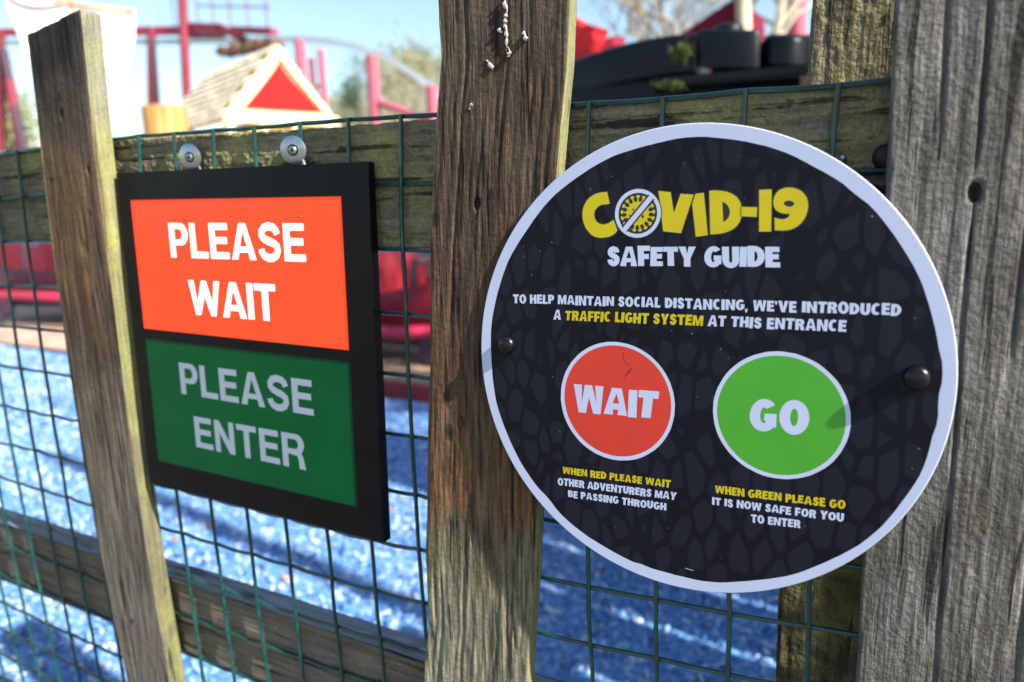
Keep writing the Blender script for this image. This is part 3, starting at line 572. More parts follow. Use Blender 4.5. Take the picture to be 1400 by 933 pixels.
SL = [(-24.79, 102.0), (-21.45, 100.36), (-36.3, 82.27), (-39.55, 84.23)]
SL = [(-23.6, 102.6), (-21.2, 100.7), (-37.6, 81.3), (-40.0, 83.2)]
b = MB(); fill(b, [[(-24.5, 103.2), (-20.4, 100.0), (-36.9, 80.7), (-40.8, 83.9)]], I_, 5.4*ZS, nf); b.build('slash_outline', M_pd, vi)
b = MB(); fill(b, [SL], I_, 6*ZS, nf); b.build('slash', M_pw, vi)
for cx, cy, r in ((-121.5, 3.0, 6.3), (124.6, 7.6, 6.5)):
    b = MB(); cyl(b, cx, cy, [(r*1.0, 0.0), (r*1.02, .8), (r*.99, 2.4), (r*.9, 3.9), (r*.72, 4.9), (r*.45, 5.5), (r*.15, 5.7)], 40); b.build('screw_cap', M_cap, rs_, smooth=True)

# ------------------------------------------------------------------ rectangular lit sign
SC = Vector((.3301, -.0135, -.1865+H)); sa, sb = -.0131, .0233
nS = Vector((math.sin(sa)*math.cos(sb), -math.cos(sa)*math.cos(sb), math.sin(sb))); s1 = Vector((0, 0, 1)).cross(nS).normalized(); s2 = nS.cross(s1)
ls = thing('light_box_sign', 'black framed sign with lit red PLEASE WAIT over unlit green PLEASE ENTER', 'sign', SC)
ns = lambda x, y, z: (s1*x+s2*y+nS*z)/1000
w2_, h2_ = 147.1, 152.9
x0, x1, z0_, z1_, z2_, z3_ = -130.8, 120.9, 127.9, 7.1, -2.6, -126.7
b = MB()
def slab(b, xa, xb, ya, yb, za, zb, fn):
    b.add([fn(x, y, z) for x in (xa, xb) for y in (ya, yb) for z in (za, zb)], [(0, 1, 3, 2), (4, 6, 7, 5), (0, 4, 5, 1), (2, 3, 7, 6), (0, 2, 6, 4), (1, 5, 7, 3)])
slab(b, -w2_, w2_, -h2_, h2_, -9.3, -1.8, ns); b.build('back_case', M_bk, ls)
b = MB(); slab(b, -w2_, w2_, z0_, h2_, -1.8, 0, ns); slab(b, -w2_, w2_, -h2_, z3_, -1.8, 0, ns); slab(b, -w2_, x0, z3_, z0_, -1.8, 0, ns); slab(b, x1, w2_, z3_, z0_, -1.8, 0, ns); slab(b, x0, x1, z2_, z1_, -1.8, 0, ns)
b.build('frame', M_bk, ls)
EM = 1.05
M_lr = mat('lit_red_panel', (.75, .05, .02), .22, emit=(1, .062, .018), es=.28, spec=.12, var=.06, vscale=8)
M_lw = mat('lit_white_lettering', (.8, .8, .8), .22, emit=(1, .98, .95), es=.40, spec=.2)
M_gp = mat('green_panel', (.0005, .075, .020), .3, spec=.15, var=.12, vscale=9); M_gw = mat('unlit_lettering', (.30, .35, .42), .3, coat=.1)
b = MB(); slab(b, x0, x1, z1_, z0_, -1.75, -.5, ns); rp = b.build('red_panel', M_lr, ls, label='lit red upper panel')
b = MB(); slab(b, x0, x1, z3_, z2_, -1.75, -.5, ns); gp = b.build('green_panel', M_gp, ls, label='unlit green lower panel')
HK = dict(t=.235, h=.185, gap=.105, space=.3)
text_part('white_lettering', 'PLEASE', [(-81.5, 107.0), (80.9, 107.2), (80.9, 76.6), (-81.5, 76.4)], False, ns, -.47, M_lw, rp, **HK)
text_part('white_lettering', 'WAIT', [(-62, 56.2), (44.4, 56.7), (44.4, 25.4), (-62, 24.9)], False, ns, -.47, M_lw, rp, t=.24, h=.185, gap=.07)
text_part('white_lettering', 'PLEASE', [(-86, -22.3), (78.8, -22.3), (78.8, -53.0), (-86, -52.6)], False, ns, -.47, M_gw, gp, **HK)
text_part('white_lettering', 'ENTER', [(-72.3, -73.0), (66, -72.3), (66, -103.6), (-72.3, -103.4)], False, ns, -.47, M_gw, gp, t=.225, h=.18, gap=.12)
# washers that hold the sign's hooks
def washer(px, py, lab):
    c = at(px, py, -.006); g = thing('washer_screw', lab, 'washer', c, 'zinc washers on the upper rail')
    M_ = Matrix.Rotation(math.radians(90), 4, 'X') @ Matrix.Rotation(0, 4, 'Z')
    tilt = Matrix.Rotation(math.radians(10 if px < 300 else 14), 4, 'Z') @ Matrix.Rotation(math.radians(4), 4, 'X')
    b = MB(); b.lathe([(.0108, -.0008), (.0113, -.0004), (.0113, .0004), (.0108, .0008), (.003, .0008)], 40, tilt @ M_); b.build('washer', M_zinc, g, smooth=True)
    b = MB(); b.lathe([(.0046, .00075), (.0046, .00092)], 28, tilt @ M_); b.build('washer_hole', M_cap, g)
    b = MB(); b.lathe([(.0034, .0009), (.0034, .0014), (.0026, .0022), (.0012, .0024), (.001, .002)], 24, tilt @ M_); sh = b.build('screw_head', M_zinc, g, smooth=True)
    b = MB(); R2 = tilt @ Matrix.Rotation(math.radians(90), 4, 'X')
    for k in range(3): b.add([R2 @ (Matrix.Rotation(k*math.pi/3, 4, 'Z') @ Vector(v)) for v in ((-.0017, -.00035, .00255+k*.00002), (.0017, -.00035, .00255+k*.00002), (.0017, .00035, .00255+k*.00002), (-.0017, .00035, .00255+k*.00002))], [(0, 1, 2, 3)])
    b.build('drive_slot', M_cap, sh)
    b = MB(); b.tube([Vector((.004, .003, -.004)), Vector((.0085, .002, -.0095)), Vector((.011, .001, -.016)), Vector((.011, .001, -.024))], .0011, 6); b.build('hook', M_zinc, g, smooth=True)
washer(260, 215, 'left zinc washer and screw above the lit sign'); washer(401, 205.5, 'right zinc washer and screw above the lit sign')
c = at(1212, 215, .003); b = MB(); b.lathe([(.0072, -.002), (.0072, .001), (.006, .003), (.0035, .0045), (.001, .0049)], 28, Matrix.Translation(c) @ Matrix.Rotation(math.radians(90), 4, 'X'))
tag(b.build('coach_bolt', mat('rusty_bolt', (.03, .02, .018), .5, metal=.4, var=.4, vscale=300), origin=c, smooth=True), 'dark domed bolt head in the upper rail beside the right pale', 'bolt')
c = at(1152, 219, -.004); b = MB(); b.lathe([(.0022, -.003), (.0024, .001), (.0022, .003), (.001, .0042)], 14, Matrix.Translation(c) @ Matrix.Rotation(math.radians(70), 4, 'X'))
tag(b.build('staple', M_zinc, origin=c, smooth=True), 'small bright staple at the mesh above the round sign', 'staple')

# ------------------------------------------------------------------ timber edging at the foot of the mesh
b = MB(); b.box((-3, .64-.0, .0), (1, .03, .1))
eb = board('edging_board', None, [W_low, W_low], 0, -3, 3, lambda x: -.06, lambda x: .03, .60, .64, .02, .008, amp=.0004, seed=81)
tag(eb, 'pale timber edging board lying in the blue mulch at the fence foot', 'edging board')
eb.rotation_euler.z = 0

# ------------------------------------------------------------------ black bin
def bin_():
    M_p = mat('black_polythene', (.0032, .0034, .0048), .36, spec=.26, var=.3, vscale=12, bump=.0006, bscale=70)
    M_moss = mat('moss', (.09, .12, .02), .95, var=.5, vscale=200)
    YB = 1.42; c = at(930, 110, YB); g = thing('litter_bin', 'black plastic bin hood with lobed top and moss, behind the round sign', 'bin', (c.x, YB, 0))
    P_ = lambda x, y, Y=YB: at(x, y, Y)
    def wall(name, xs, ytop, ybot, Ys, thick, rad=.014):
        # curved upright wall with rounded top, following px list
        b = MB(); n = len(xs); rings = []
        for i, x in enumerate(xs):
            top = at(x, ytop[i], Ys[i]); bot = at(x, ybot[i], Ys[i]); r = rad
            a = at(xs[min(i+1, n-1)], 90, Ys[min(i+1, n-1)])-at(xs[max(i-1, 0)], 90, Ys[max(i-1, 0)]); a.z = 0; a.normalize(); nn = Vector((-a.y, a.x, 0))   # away from the viewer
            pr = [(0, bot.z)] + [(r-r*math.cos(k/4*math.pi/2), top.z-r+r*math.sin(k/4*math.pi/2)) for k in range(5)] + [(thick-r+r*math.sin(k/4*math.pi/2), top.z-r+r*math.cos(k/4*math.pi/2)) for k in range(5)] + [(thick, bot.z)]
            rings.append([Vector((bot.x, bot.y, 0))+nn*o+Vector((0, 0, z)) for o, z in pr])
        m_ = len(rings[0]); vs = [v for rg in rings for v in rg]
        fs = [(i*m_+j, i*m_+(j+1) % m_, (i+1)*m_+(j+1) % m_, (i+1)*m_+j) for i in range(n-1) for j in range(m_)] + [tuple(range(m_)), tuple(range((n-1)*m_, n*m_))]
        b.add(vs, fs); return b.build(name, M_p, g, smooth=True, origin=g.location)
    N = 14
    xs = [700+(949-700)*i/N for i in range(N+1)]
    yt = [44+38*((949-x)/170)**1.75 if x > 779 else 82+ (779-x)*.5 for x in xs]; yb = [97+28*((949-x)/165)**1.35 for x in xs]
    wall('hood_wall', xs, yt, yb, [YB-.02-.10*math.sin(i/N*1.6) for i in range(N+1)], .16, .02)
    def lobe(name, xa, xb, yt_, yb_, Y0, bulge, rad=.016):
        n_ = 10; xs = [xa+(xb-xa)*(.5-.5*math.cos(math.pi*i/n_)) for i in range(n_+1)]
        Ys = [Y0+bulge*(1-math.sqrt(max(0, 1-((x-(xa+xb)/2)/((xb-xa)/2))**2*.96))) for x in xs]
        return wall(name, xs, [yt_+(4 if i in (0, n_) else 0) for i in range(n_+1)], [yb_]*(n_+1), Ys, .16, rad)
    lobe('lobe', 951, 1038, 40, 92, YB-.13, .022, .010); lobe('lobe', 1041, 1099, 47, 88, YB-.11, .04, .016)
    b = MB(); cc = at(996, 41, YB); rr = .036; b.lathe([(rr, -.03)]+[(rr*math.cos(k/6*math.pi/2), rr*.42*math.sin(k/6*math.pi/2)) for k in range(6)]+[(.004, rr*.425)], 28, Matrix.Translation(cc)); b.build('knob', M_p, g, smooth=True, origin=g.location)
    # flange and lower ring
    b = MB(); a0 = at(850, 101, YB-.13); a1 = at(1107, 101, YB-.13); zt = at(1107, 87, YB-.13).z; zb = at(1107, 103, YB-.13).z
    b.box(((at(905, 95, YB).x+a1.x)/2, YB-.01, (zt+zb)/2), (a1.x-at(905, 95, YB).x, .24, zt-zb)); b.build('flange', M_p, g, origin=g.location, bevel=.006)
    xs2 = [690+(1090-690)*i/16 for i in range(17)]
    wall('lower_ring', xs2, [104+22*max(0, (860-x)/100)**1.2 for x in xs2], [178]*17, [YB-.05-.04*math.sin(i/16*3.14) for i in range(17)], .14, .012)
    zz = at(900, 170, YB).z
    b = MB(); prof = [(.22, 0), (.225, .02), (.20, .05), (.205, zz-.02), (.17, zz+.02)]
    b.lathe(prof, 40, Matrix.Translation((at(925, 110, YB).x, YB+.06, 0))); b.build('body', M_p, g, smooth=True, origin=g.location)
    # moss: tufts of tiny blades on the hood
    for (mx, my, sx, sy, n_) in ((930, 74, 14, 13, 500), (918, 117, 18, 7, 350)):
        b = MB(); q = random.Random(mx)
        for k in range(n_):
            x = mx+q.gauss(0, 1)*sx*.45; y = my+q.gauss(0, 1)*sy*.5
            p = at(x, y, YB-.125-q.random()*.012); s = q.uniform(.002, .005); d = Vector((q.uniform(-1, 1), q.uniform(-1, .2), q.uniform(-.3, 1))).normalized()*s*1.6; e = Vector((q.uniform(-1, 1), q.uniform(-1, 1), q.uniform(-1, 1))).normalized()*s
            b.add([p-e, p+e, p+d], [(0, 1, 2)])
        o = b.build('moss', M_moss, g, origin=g.location); o['kind'] = 'stuff'
bin_()

# ------------------------------------------------------------------ hut
def hut():
    A = at(376, 63, 7.6); f2 = Vector((A.x-CAM.x, A.y-CAM.y, 0)).normalized(); r2 = Vector((f2.y, -f2.x, 0))
    D = (Vector((A.x-CAM.x, A.y-CAM.y, 0))).length; px = D/FPX*1.02
    gd = (r2*1.0+f2*.42).normalized(); rd = (-r2*.75+f2*1.0).normalized()    # along the gable, along the ridge (away)
    rd = Vector((-gd.y, gd.x, 0))
    hw = 67*px/ (gd.dot(r2)); hr = 88*px; rl = 98*px/abs(rd.dot(r2))
    g = thing('hut', 'small hut with pale shingled roof and red triangular gable trimmed in cream', 'hut', (A.x+rd.x*rl/2, A.y+rd.y*rl/2, 0))
    org = g.location
    M_sh = mat('pale_shingle', (.74, .63, .46), .85, spec=.1, var=.2, vscale=9); M_cr = mat('cream_paint', (.82, .70, .40), .5, var=.06, vscale=5); M_rd = mat('red_paint', (.50, .014, .014), .6, spec=.08, var=.06, vscale=5, stretch=(8, 8, 1)); M_yl = mat('ochre_paint', (.62, .46, .12), .6, var=.2, vscale=4)
    A0 = Vector(A); eL = A0-gd*hw-Vector((0, 0, hr)); eR = A0+gd*hw-Vector((0, 0, hr))
    # roof slabs
    over = .05
    for s_, E in ((-1, eL), (1, eR)):
        nrm = (E-A0).cross(rd).normalized(); nrm = nrm if nrm.z > 0 else -nrm
        b = MB(); b.prism([A0-rd*over, A0+rd*rl, E+rd*(rl+ (.62 if s_ < 0 else 0)), E-rd*over], nrm*-.04); rf = b.build('roof', M_yl, g, origin=org)
        nc = 9
        for k in range(nc):    # courses of shingles, lapped
            u0, u1 = k/nc, (k+1.12)/nc; n2 = 9
            for i in range(n2):
                ext = .62*k/nc if s_ < 0 else 0; L0 = -over; L1 = rl+ext
                a = L0+(L1-L0)*(i+.5*(k % 2))/n2; c2 = min(a+(L1-L0)/n2*.985, L1)
                P0 = A0.lerp(E, u0); P1 = A0.lerp(E, min(u1, 1.02))
                j = random.Random(k*31+i).uniform(0, .012)
                b = MB(); b.prism([P0+rd*a+nrm*.004, P0+rd*c2+nrm*.004, P1+rd*c2+nrm*(.024+j*.8), P1+rd*a+nrm*(.028+j)], nrm*.012)
                b.build('shingle', M_sh, rf, origin=org).location = (0, 0, 0)
    out = -rd
    # gable: red board, cream barge boards and tie
    b = MB(); b.prism([A0-Vector((0, 0, .02))+out*.06, eL+out*.06+Vector((0, 0, .02)), eR+out*.06+Vector((0, 0, .02))], rd*.05); b.build('gable_board', M_cr, g, origin=org)
    ins = lambda u, v: A0+gd*hw*u-Vector((0, 0, hr*v))+out*.075
    Lc = [ins(-.66*(k/6)**1.12, .21+.64*k/6) for k in range(7)]; Rc = [ins(.70*(k/6)**1.12, .21+.64*k/6) for k in range(7)]
    b = MB(); b.prism(Lc+Rc[::-1][:-1], out*.01); b.build('gable_panel', M_rd, g, origin=org)
    for E in (eL, eR):
        d = (E-A0); b = MB(); o2 = out*.09; dn = Vector((0, 0, -.11)); mid = A0.lerp(E, .55)+Vector((0, 0, -.02))
        b.prism([A0+o2, mid+o2, E+o2, E+o2+dn*.6, mid+o2+dn, A0+o2+dn*1.3], out*.02); b.build('barge_board', M_cr, g, origin=org)
    b = MB(); b.prism([eL+out*.09+Vector((0, 0, .10)), eR+out*.09+Vector((0, 0, .10)), eR+out*.09-Vector((0, 0, .03)), eL+out*.09-Vector((0, 0, .03))], out*.02); b.build('tie_beam', M_cr, g, origin=org)
    # walls and posts below
    wz = eL.z
    b = MB(); q0 = A0-gd*hw*.55; q1 = A0+gd*hw*.75
    b.prism([Vector((q0.x, q0.y, 0)), Vector((q1.x, q1.y, 0)), Vector((q1.x, q1.y, 0))+rd*rl*.9, Vector((q0.x, q0.y, 0))+rd*rl*.9], Vector((0, 0, wz-.02))); b.build('wall', M_yl, g, origin=org)
    for u in (-.9, -.35, .2, .85):
        p = A0+gd*hw*u+out*.03; b = MB(); b.box((p.x, p.y, wz/2), (.1, .1, wz)); b.build('post', M_cr, g, origin=org)
    p = A0+gd*hw*.0+out*.09; Rz = Matrix.Rotation(math.atan2(gd.y, gd.x), 3, 'Z')
    b = MB(); b.box((p.x, p.y, wz-.35), (.3, .08, .36), Rz); b.build('hatch', mat('dark_hatch', (.02, .02, .03), .4), g, origin=org)
    return A0, r2, f2, px
hut()
# tan drum beside it
def drum():
    c = at(226, 165, 6.5); top = at(226, 146, 6.5).z; r = (at(243, 165, 6.5)-at(208, 165, 6.5)).length/2
    g = thing('barrel', 'tall tan wooden drum standing left of the hut', 'drum', (c.x, c.y, 0)); ms = mat('tan_staves', (.50, .27, .08), .6, var=.2, vscale=3)
    n = 14
    for k in range(n):
        a = 2*math.pi*k/n; b = MB(); b.box((math.cos(a)*r, math.sin(a)*r, top/2), (.05, 2*math.pi*r/n*.94, top), Matrix.Rotation(a, 3, 'Z')); b.build('stave', ms, g)
    b = MB(); b.lathe([(r*.97, 0), (r*.97, top-.04)], 24); b.build('core', mat('drum_core', (.3, .17, .06), .7), g)
drum()
# ------------------------------------------------------------------ sail
def sail():
    Y = 4.2; M_s = mat('sail_cloth', (.86, .86, .87), .8, var=.02, vscale=3); M_o = mat('orange_spar', (.75, .28, .06), .5, var=.1, vscale=6)
    base = at(103, 190, Y); g = thing('sail', 'large white two-panel sail on an orange mast behind the leaning pale', 'sail', (base.x, Y, 0))
    def lx(y): return 4+.40*(y+5)
    def rx(y): return 184-.0*max(0, y)-max(0, (y-40)/150)**1.5*38
    def mx(y): return 94+.08*y+(6 if y > 60 else y*.1)
    def panel(fa, fb, tA, tB):
        b = MB(); nu, nv = 8, 14; vs = []
        for i in range(nv+1):
            v = i/nv
            for j in range(nu+1):
                u = j/nu; yt = tA+(tB-tA)*u; y = yt+(235-yt)*v; x = fa(y)+(fb(y)-fa(y))*u
                p = at(x, y, Y+.009*(x-95)); p.y += -.10*math.sin(u*math.pi)*math.sin(v*math.pi*.9+.2); vs.append(p)
        m_ = nu+1; k = len(vs); vs2 = [v+Vector((0, .004, 0)) for v in vs]
        fs = [(i*m_+j, i*m_+j+1, (i+1)*m_+j+1, (i+1)*m_+j) for i in range(nv) for j in range(nu)]
        b.add(vs+vs2, fs+[tuple(q+k for q in f[::-1]) for f in fs]+[(i*m_, (i+1)*m_, (i+1)*m_+k, i*m_+k) for i in range(nv)]+[(i*m_+nu, (i+1)*m_+nu, (i+1)*m_+nu+k, i*m_+nu+k) for i in range(nv)])
        b.build('sail_panel', M_s, g, smooth=True, origin=g.location)
    panel(lx, lambda y: mx(y)-2.5, -8, 8); panel(lambda y: mx(y)+2.5, rx, 8, 17)
    b = MB(); b.tube([at(90, -60, Y+.03), at(95, 0, Y+.03), at(103, 60, Y+.03), at(110, 230, Y+.03)], .022, 10); p = at(110, 230, Y+.03); b.tube([p, Vector((p.x, p.y, -.02))], .03, 10); b.build('mast', M_o, g, smooth=True, origin=g.location)
    b = MB(); b.tube([at(-4, -12, Y-.9), at(93, 4, Y-.03), at(140, 10, Y+.38), at(184, 15, Y+.78)], .014, 8); b.build('yard', M_o, g, smooth=True, origin=g.location)
sail()
# ------------------------------------------------------------------ coaster station and steel
M_pink = mat('faded_red_steel', (.24, .04, .06), .5, spec=.2, var=.15, vscale=2); M_dk = mat('dark_steel', (.05, .02, .04), .5); M_dred = mat('deep_red', (.45, .02, .06), .5, var=.2, vscale=2)
M_grey = mat('grey_rail', (.34, .38, .42), .45)
def steel():
    YS = 11.0
    g = thing('coaster_station', 'raised red steel walkway and station on columns at upper left', 'ride structure', (at(250, 100, YS).x, YS, 0))
    def col(px, pyt, pyb, wpx, name='column', Y=YS, mt=M_pink, full=True, px2=None):
        a = at(px, pyt, Y); bt = at(px2 or px, pyb, Y); w_ = (at(px+wpx, pyt, Y)-at(px, pyt, Y)).length; b = MB()
        pts = [a, bt]
        if full: pts.append(Vector((bt.x+(bt.x-a.x)/max(.01, a.z-bt.z)*bt.z, bt.y, -.03)))
        b.tube(pts, w_/2, 12); return b.build(name, mt, g, smooth=True, origin=g.location)
    def beam(x0, y0, x1, y1, wpx, mt=M_pink, name='beam', Y=YS, Y2=None, dp=.2):
        a = at(x0, y0, Y); c = at(x1, y1, Y2 or Y); h_ = (at(x0, y0+wpx, Y)-a).length; b = MB(); d = c-a
        n = Vector((0, 0, 1)); b.prism([a+n*h_/2, a-n*h_/2, a-n*h_/2+Vector((0, dp, 0)), a+n*h_/2+Vector((0, dp, 0))], d); return b.build(name, mt, g, origin=g.location)
    beam(-60, 44, 262, 41, 9, M_dred); beam(258, 38, 300, 40, 15, M_pink); beam(258, 50, 300, 51, 4, M_dk, 'soffit'); beam(296, 36, 345, 62, 10, M_pink, 'stair_stringer'); beam(315, 40, 370, 42, 9, M_pink)
    beam(-60, 58, 360, 55, 4, M_grey, 'pipe')
    col(207, 38, 52, 8); c1 = col(208, 52, 140, 6, mt=M_dk, px2=215); col(248, -30, 100, 9, px2=254)
    col(2, 40, 70, 6); col(4, 68, 112, 7, mt=M_dk, px2=13); col(13, 110, 150, 8, px2=20)
    for x in (270, 292, 330, 366): beam(x, -8, x+1, -8, 2, M_pink, 'rail_post', dp=.03)
    for x in (272, 293, 316, 340, 366):
        a = at(x, 38, YS); b = MB(); b.box((a.x, a.y, a.z+.35), (.02, .02, .7)); b.build('baluster', M_pink, g, origin=g.location)
    beam(268, 8, 368, 10, 2, M_pink, 'handrail', dp=.03)
    for (x, y) in ((192, -5), (205, 5), (235, 0)):
        a = at(x, y, YS); b = MB(); b.box((a.x, a.y, a.z), (.02, .02, 1.1)); b.build('cable', M_grey, g, origin=g.location)
    # train
    t = thing('coaster_train', 'dark brown coaster train on the track above the hut roof', 'train', at(330, 62, YS-.5))
    for i, (x, y) in enumerate(((300, 70), (316, 67), (332, 64), (348, 61), (364, 58))):
        p = at(x, y, YS-.5); q = p-t.location; b = MB(); b.prism([q+Vector((-.13, 0, -.06)), q+Vector((.13, 0, -.08)), q+Vector((.13, 0, .04)), q+Vector((.06, 0, .10)), q+Vector((-.1, 0, .06))], Vector((0, .35, 0)))
        car = b.build('car', mat('brown_car_%d' % i, (.12+.05*(i % 2), .07, .04), .5), t)
        for s_ in (.06, .25):
            b = MB(); b.lathe([(.03, -.01), (.03, .01)], 12, Matrix.Translation(q+Vector((0, s_, -.09))) @ Matrix.Rotation(math.pi/2, 4, 'X')); b.build('wheel', M_dk, car)
    # far track
    tr = thing('coaster_track', 'thin grey coaster track curving down over pink columns left of the middle pale', 'coaster track', (at(460, 60, 15).x, 15, 0))
    arcp = [(330, 53), (400, 50), (430, 51), (460, 54), (490, 61), (520, 72), (545, 86), (575, 106), (610, 135), (650, 180)]
    for k in (0, 1):
        b = MB(); b.tube([at(x, y+k*3, 15+k*.5) for x, y in arcp], .022, 6); b.build('running_rail', M_grey, tr, smooth=True, origin=tr.location)
    b = MB(); b.tube([at(x, y+7, 15.25) for x, y in arcp], .03, 6); b.build('spine', M_grey, tr, smooth=True, origin=tr.location)
    M_pl = mat('pink_column', (.42, .10, .15), .5, spec=.2, var=.1, vscale=1)
    for (x, yt, wpx) in ((409, 55, 11), (425, 80, 6), (438, 68, 7), (508, 76, 13), (590, 118, 13)):
        p = at(x, yt, 14.5 if wpx > 8 else 13.8); wd = (at(x+wpx, yt, 15)-at(x, yt, 15)).length; b = MB(); b.tube([p, Vector((p.x, p.y, -.03))], wd/2, 12); b.build('column', M_pl, tr, smooth=True, origin=tr.location)
    b = MB(); b.tube([at(512, 138, 14.5), at(552, 152, 14.5), at(640, 190, 14.5)], .09, 10); b.build('brace', M_pl, tr, smooth=True, origin=tr.location)
    b = MB(); b.tube([at(424, 120, 14), at(440, 118, 14)], .05, 8); b.tube([at(424, 134, 14), at(440, 138, 14)], .05, 8); b.build('cross_tie', M_pl, tr, smooth=True, origin=tr.location)
    # right side: red fin, red dragon-like crest piece, pole
    Yf = 6.0
    p = at(975, 60, Yf); f = thing('red_roof', 'dark red pointed roof rising behind the black bin hood', 'roof', (p.x, Yf, 0))
    b = MB(); b.prism([at(925, 50, Yf), at(1006, -4, Yf), at(1012, 60, Yf), at(925, 60, Yf)], Vector((.1, .9, 0))); b.build('roof_plane', mat('dark_red_roof', (.13, .006, .02), .6, spec=.15, var=.15, vscale=3), f, origin=f.location)
    b = MB(); b.tube([at(1012, -40, Yf), at(1016, 10, Yf), at(1018, 60, Yf)], .06, 8); q = at(1018, 60, Yf); b.tube([q, Vector((q.x, q.y, 0))], .06, 8); b.build('post', mat('cream_post', (.5, .45, .3), .7, var=.3, vscale=3), f, smooth=True, origin=f.location)
    q = at(960, 60, Yf); b = MB(); b.box((q.x, q.y+.5, q.z/2), (.5, .5, q.z)); b.build('wall', M_dred, f, origin=f.location)
    Yp = 9; a = at(1089, -60, Yp); p = at(1088, 60, Yp); g2 = thing('ride_column', 'pink and brown steel column at top between the bin and the back post', 'column', (p.x, Yp, 0))
    b = MB(); b.tube([a, p, Vector((p.x, p.y, -.03))], .11, 12); b.build('tube', M_pl, g2, smooth=True, origin=g2.location)
    b = MB(); b.box((a.x-.13, p.y, a.z/2), (.09, .09, a.z)); b.build('backing', mat('rust_brown', (.12, .05, .04), .6), g2, origin=g2.location)
    Yr = 3.2; p = at(800, 60, Yr); cr = thing('red_figure_head', 'bright red jagged ride scenery beside the middle pale top', 'ride scenery', (p.x, Yr, 0)); M_r2 = mat('bright_red', (.50, .015, .02), .5, spec=.2, var=.2, vscale=6)
    b = MB(); b.prism([at(x, y, Yr) for x, y in ((760, 14), (786, 27), (794, 36), (802, 33), (815, 36), (810, 44), (813, 56), (806, 70), (760, 90))], Vector((.03, .14, 0))); b.build('crest', M_r2, cr, origin=cr.location, bevel=.006)
    b = MB(); b.prism([at(x, y, Yr+.1) for x, y in ((820, 62), (830, 52), (840, 49), (836, 60), (826, 68))], Vector((.03, .1, 0))); b.build('spike', M_dred, cr, origin=cr.location)
    b = MB(); q = at(780, 90, Yr+.05); b.tube([q, Vector((q.x, q.y, 0))], .05, 10); b.build('support', M_dk, cr, origin=cr.location)
steel()
# ------------------------------------------------------------------ ride cars on a low platform
b = MB(); b.box((-.9, 2.62, .035), (3.4, .56, .07)); pf = b.build('platform', mat('platform_concrete', (.30, .2, .14), .8, var=.25, vscale=5)); pf['kind'] = 'structure'
b = MB(); b.box((-.9, 2.325, .0365), (3.4, .03, .079)); k = b.build('kerb', mat('red_kerb', (.22, .010, .02), .6, var=.2, vscale=5)); tag(k, 'low dark red kerb where the blue mulch meets the platform', 'kerb')
st = MB()
for i in range(22):
    if i % 3 != 2: st.box((-2.5+i*.15, 2.46+.0, .0755), (.13, .05, .004), Matrix.Rotation(.15, 3, 'Z'))
s_ = st.build('safety_line', mat('yellow_line', (.75, .58, .05), .6)); s_['kind'] = 'structure'
def ride_car(x, y, rz, lab, red):
    g = thing('ride_car', lab, 'ride car', (x, y, .07), 'red ride cars behind the fence'); g.rotation_euler.z = rz
    M_r = mat('car_red', red, .4, var=.15, vscale=5, coat=.15, spec=.3); M_in = mat('car_inside', (.03, .01, .015), .6); M_seat = mat('seat_pad', (.16, .02, .03), .5)
    # lofted tub: open at the top, sides flare outward
    b = MB(); prof = []; L = .78; secs = [(-1, .10, .42), (-.92, .26, .50), (-.7, .36, .46), (-.2, .39, .40), (.3, .39, .40), (.65, .34, .46), (.88, .22, .56), (1, .05, .62)]
    n = 9; vs = []
    for (u, hw, ht) in secs:
        for j in range(n):
            a = math.pi*(j/(n-1)); yy = -math.cos(a)*hw; zz = .12+(ht-.12)*(1-math.sin(a)**.6); vs.append((u*L, yy, zz))
        for j in range(n-1, -1, -1):
            a = math.pi*(j/(n-1)); yy = -math.cos(a)*hw*.9; zz = .15+(ht-.15)*(1-math.sin(a)**.6); vs.append((u*L, yy, zz))
    m_ = 2*n; k = len(secs); b.add(vs, [(i*m_+j, i*m_+(j+1) % m_, (i+1)*m_+(j+1) % m_, (i+1)*m_+j) for i in range(k-1) for j in range(m_)]+[tuple(range(m_)), tuple(range((k-1)*m_, k*m_))]); b.build('tub', M_r, g, smooth=True)
    for u in (-.35, .25):
        b = MB(); b.box((u, 0, .27), (.3, .56, .08)); se = b.build('seat', M_seat, g, bevel=.02)
        b = MB(); b.box((u-.2, 0, .45), (.08, .58, .42), Matrix.Rotation(-.18, 3, 'Y')); b.build('seat_back', M_r, g, bevel=.025)
        b = MB(); b.tube([(u+.12, -.27, .35), (u+.14, -.27, .56), (u+.14, .27, .56), (u+.12, .27, .35)], .02, 8); b.build('lap_bar', M_dk, g, smooth=True)
    for sx in (-.5, .5):
        for sy in (-.28, .28):
            b = MB(); b.lathe([(.08, -.03), (.09, -.02), (.09, .02), (.08, .03)], 18, Matrix.Translation((sx, sy, .09)) @ Matrix.Rotation(math.pi/2, 4, 'X')); b.build('wheel', M_dk, g)
    b = MB(); b.box((0, 0, .12), (1.1, .4, .08)); b.build('chassis', M_in, g)
    for s2_ in (-1, 1):
        b = MB(); b.tube([(-.74, s2_*.2, .2), (-.4, s2_*.41, .2), (.4, s2_*.41, .2), (.7, s2_*.26, .22)], .035, 8); b.build('bumper', M_dred, g, smooth=True)
ride_car(-5.0, 3.15, .15, 'leftmost red ride car, seen through the mesh left of the leaning pale', (.08, .008, .014))
ride_car(-3.1, 3.1, .1, 'red ride car hidden mostly behind the lit sign', (.16, .010, .016))
ride_car(-1.75, 2.98, 0, 'red ride car in the gap between the lit sign and middle pale', (.20, .010, .018))
b = MB(); b.tube([(-7, 3.7, .62), (-3.8, 3.66, .62), (-.6, 3.6, .62)], .05, 8)
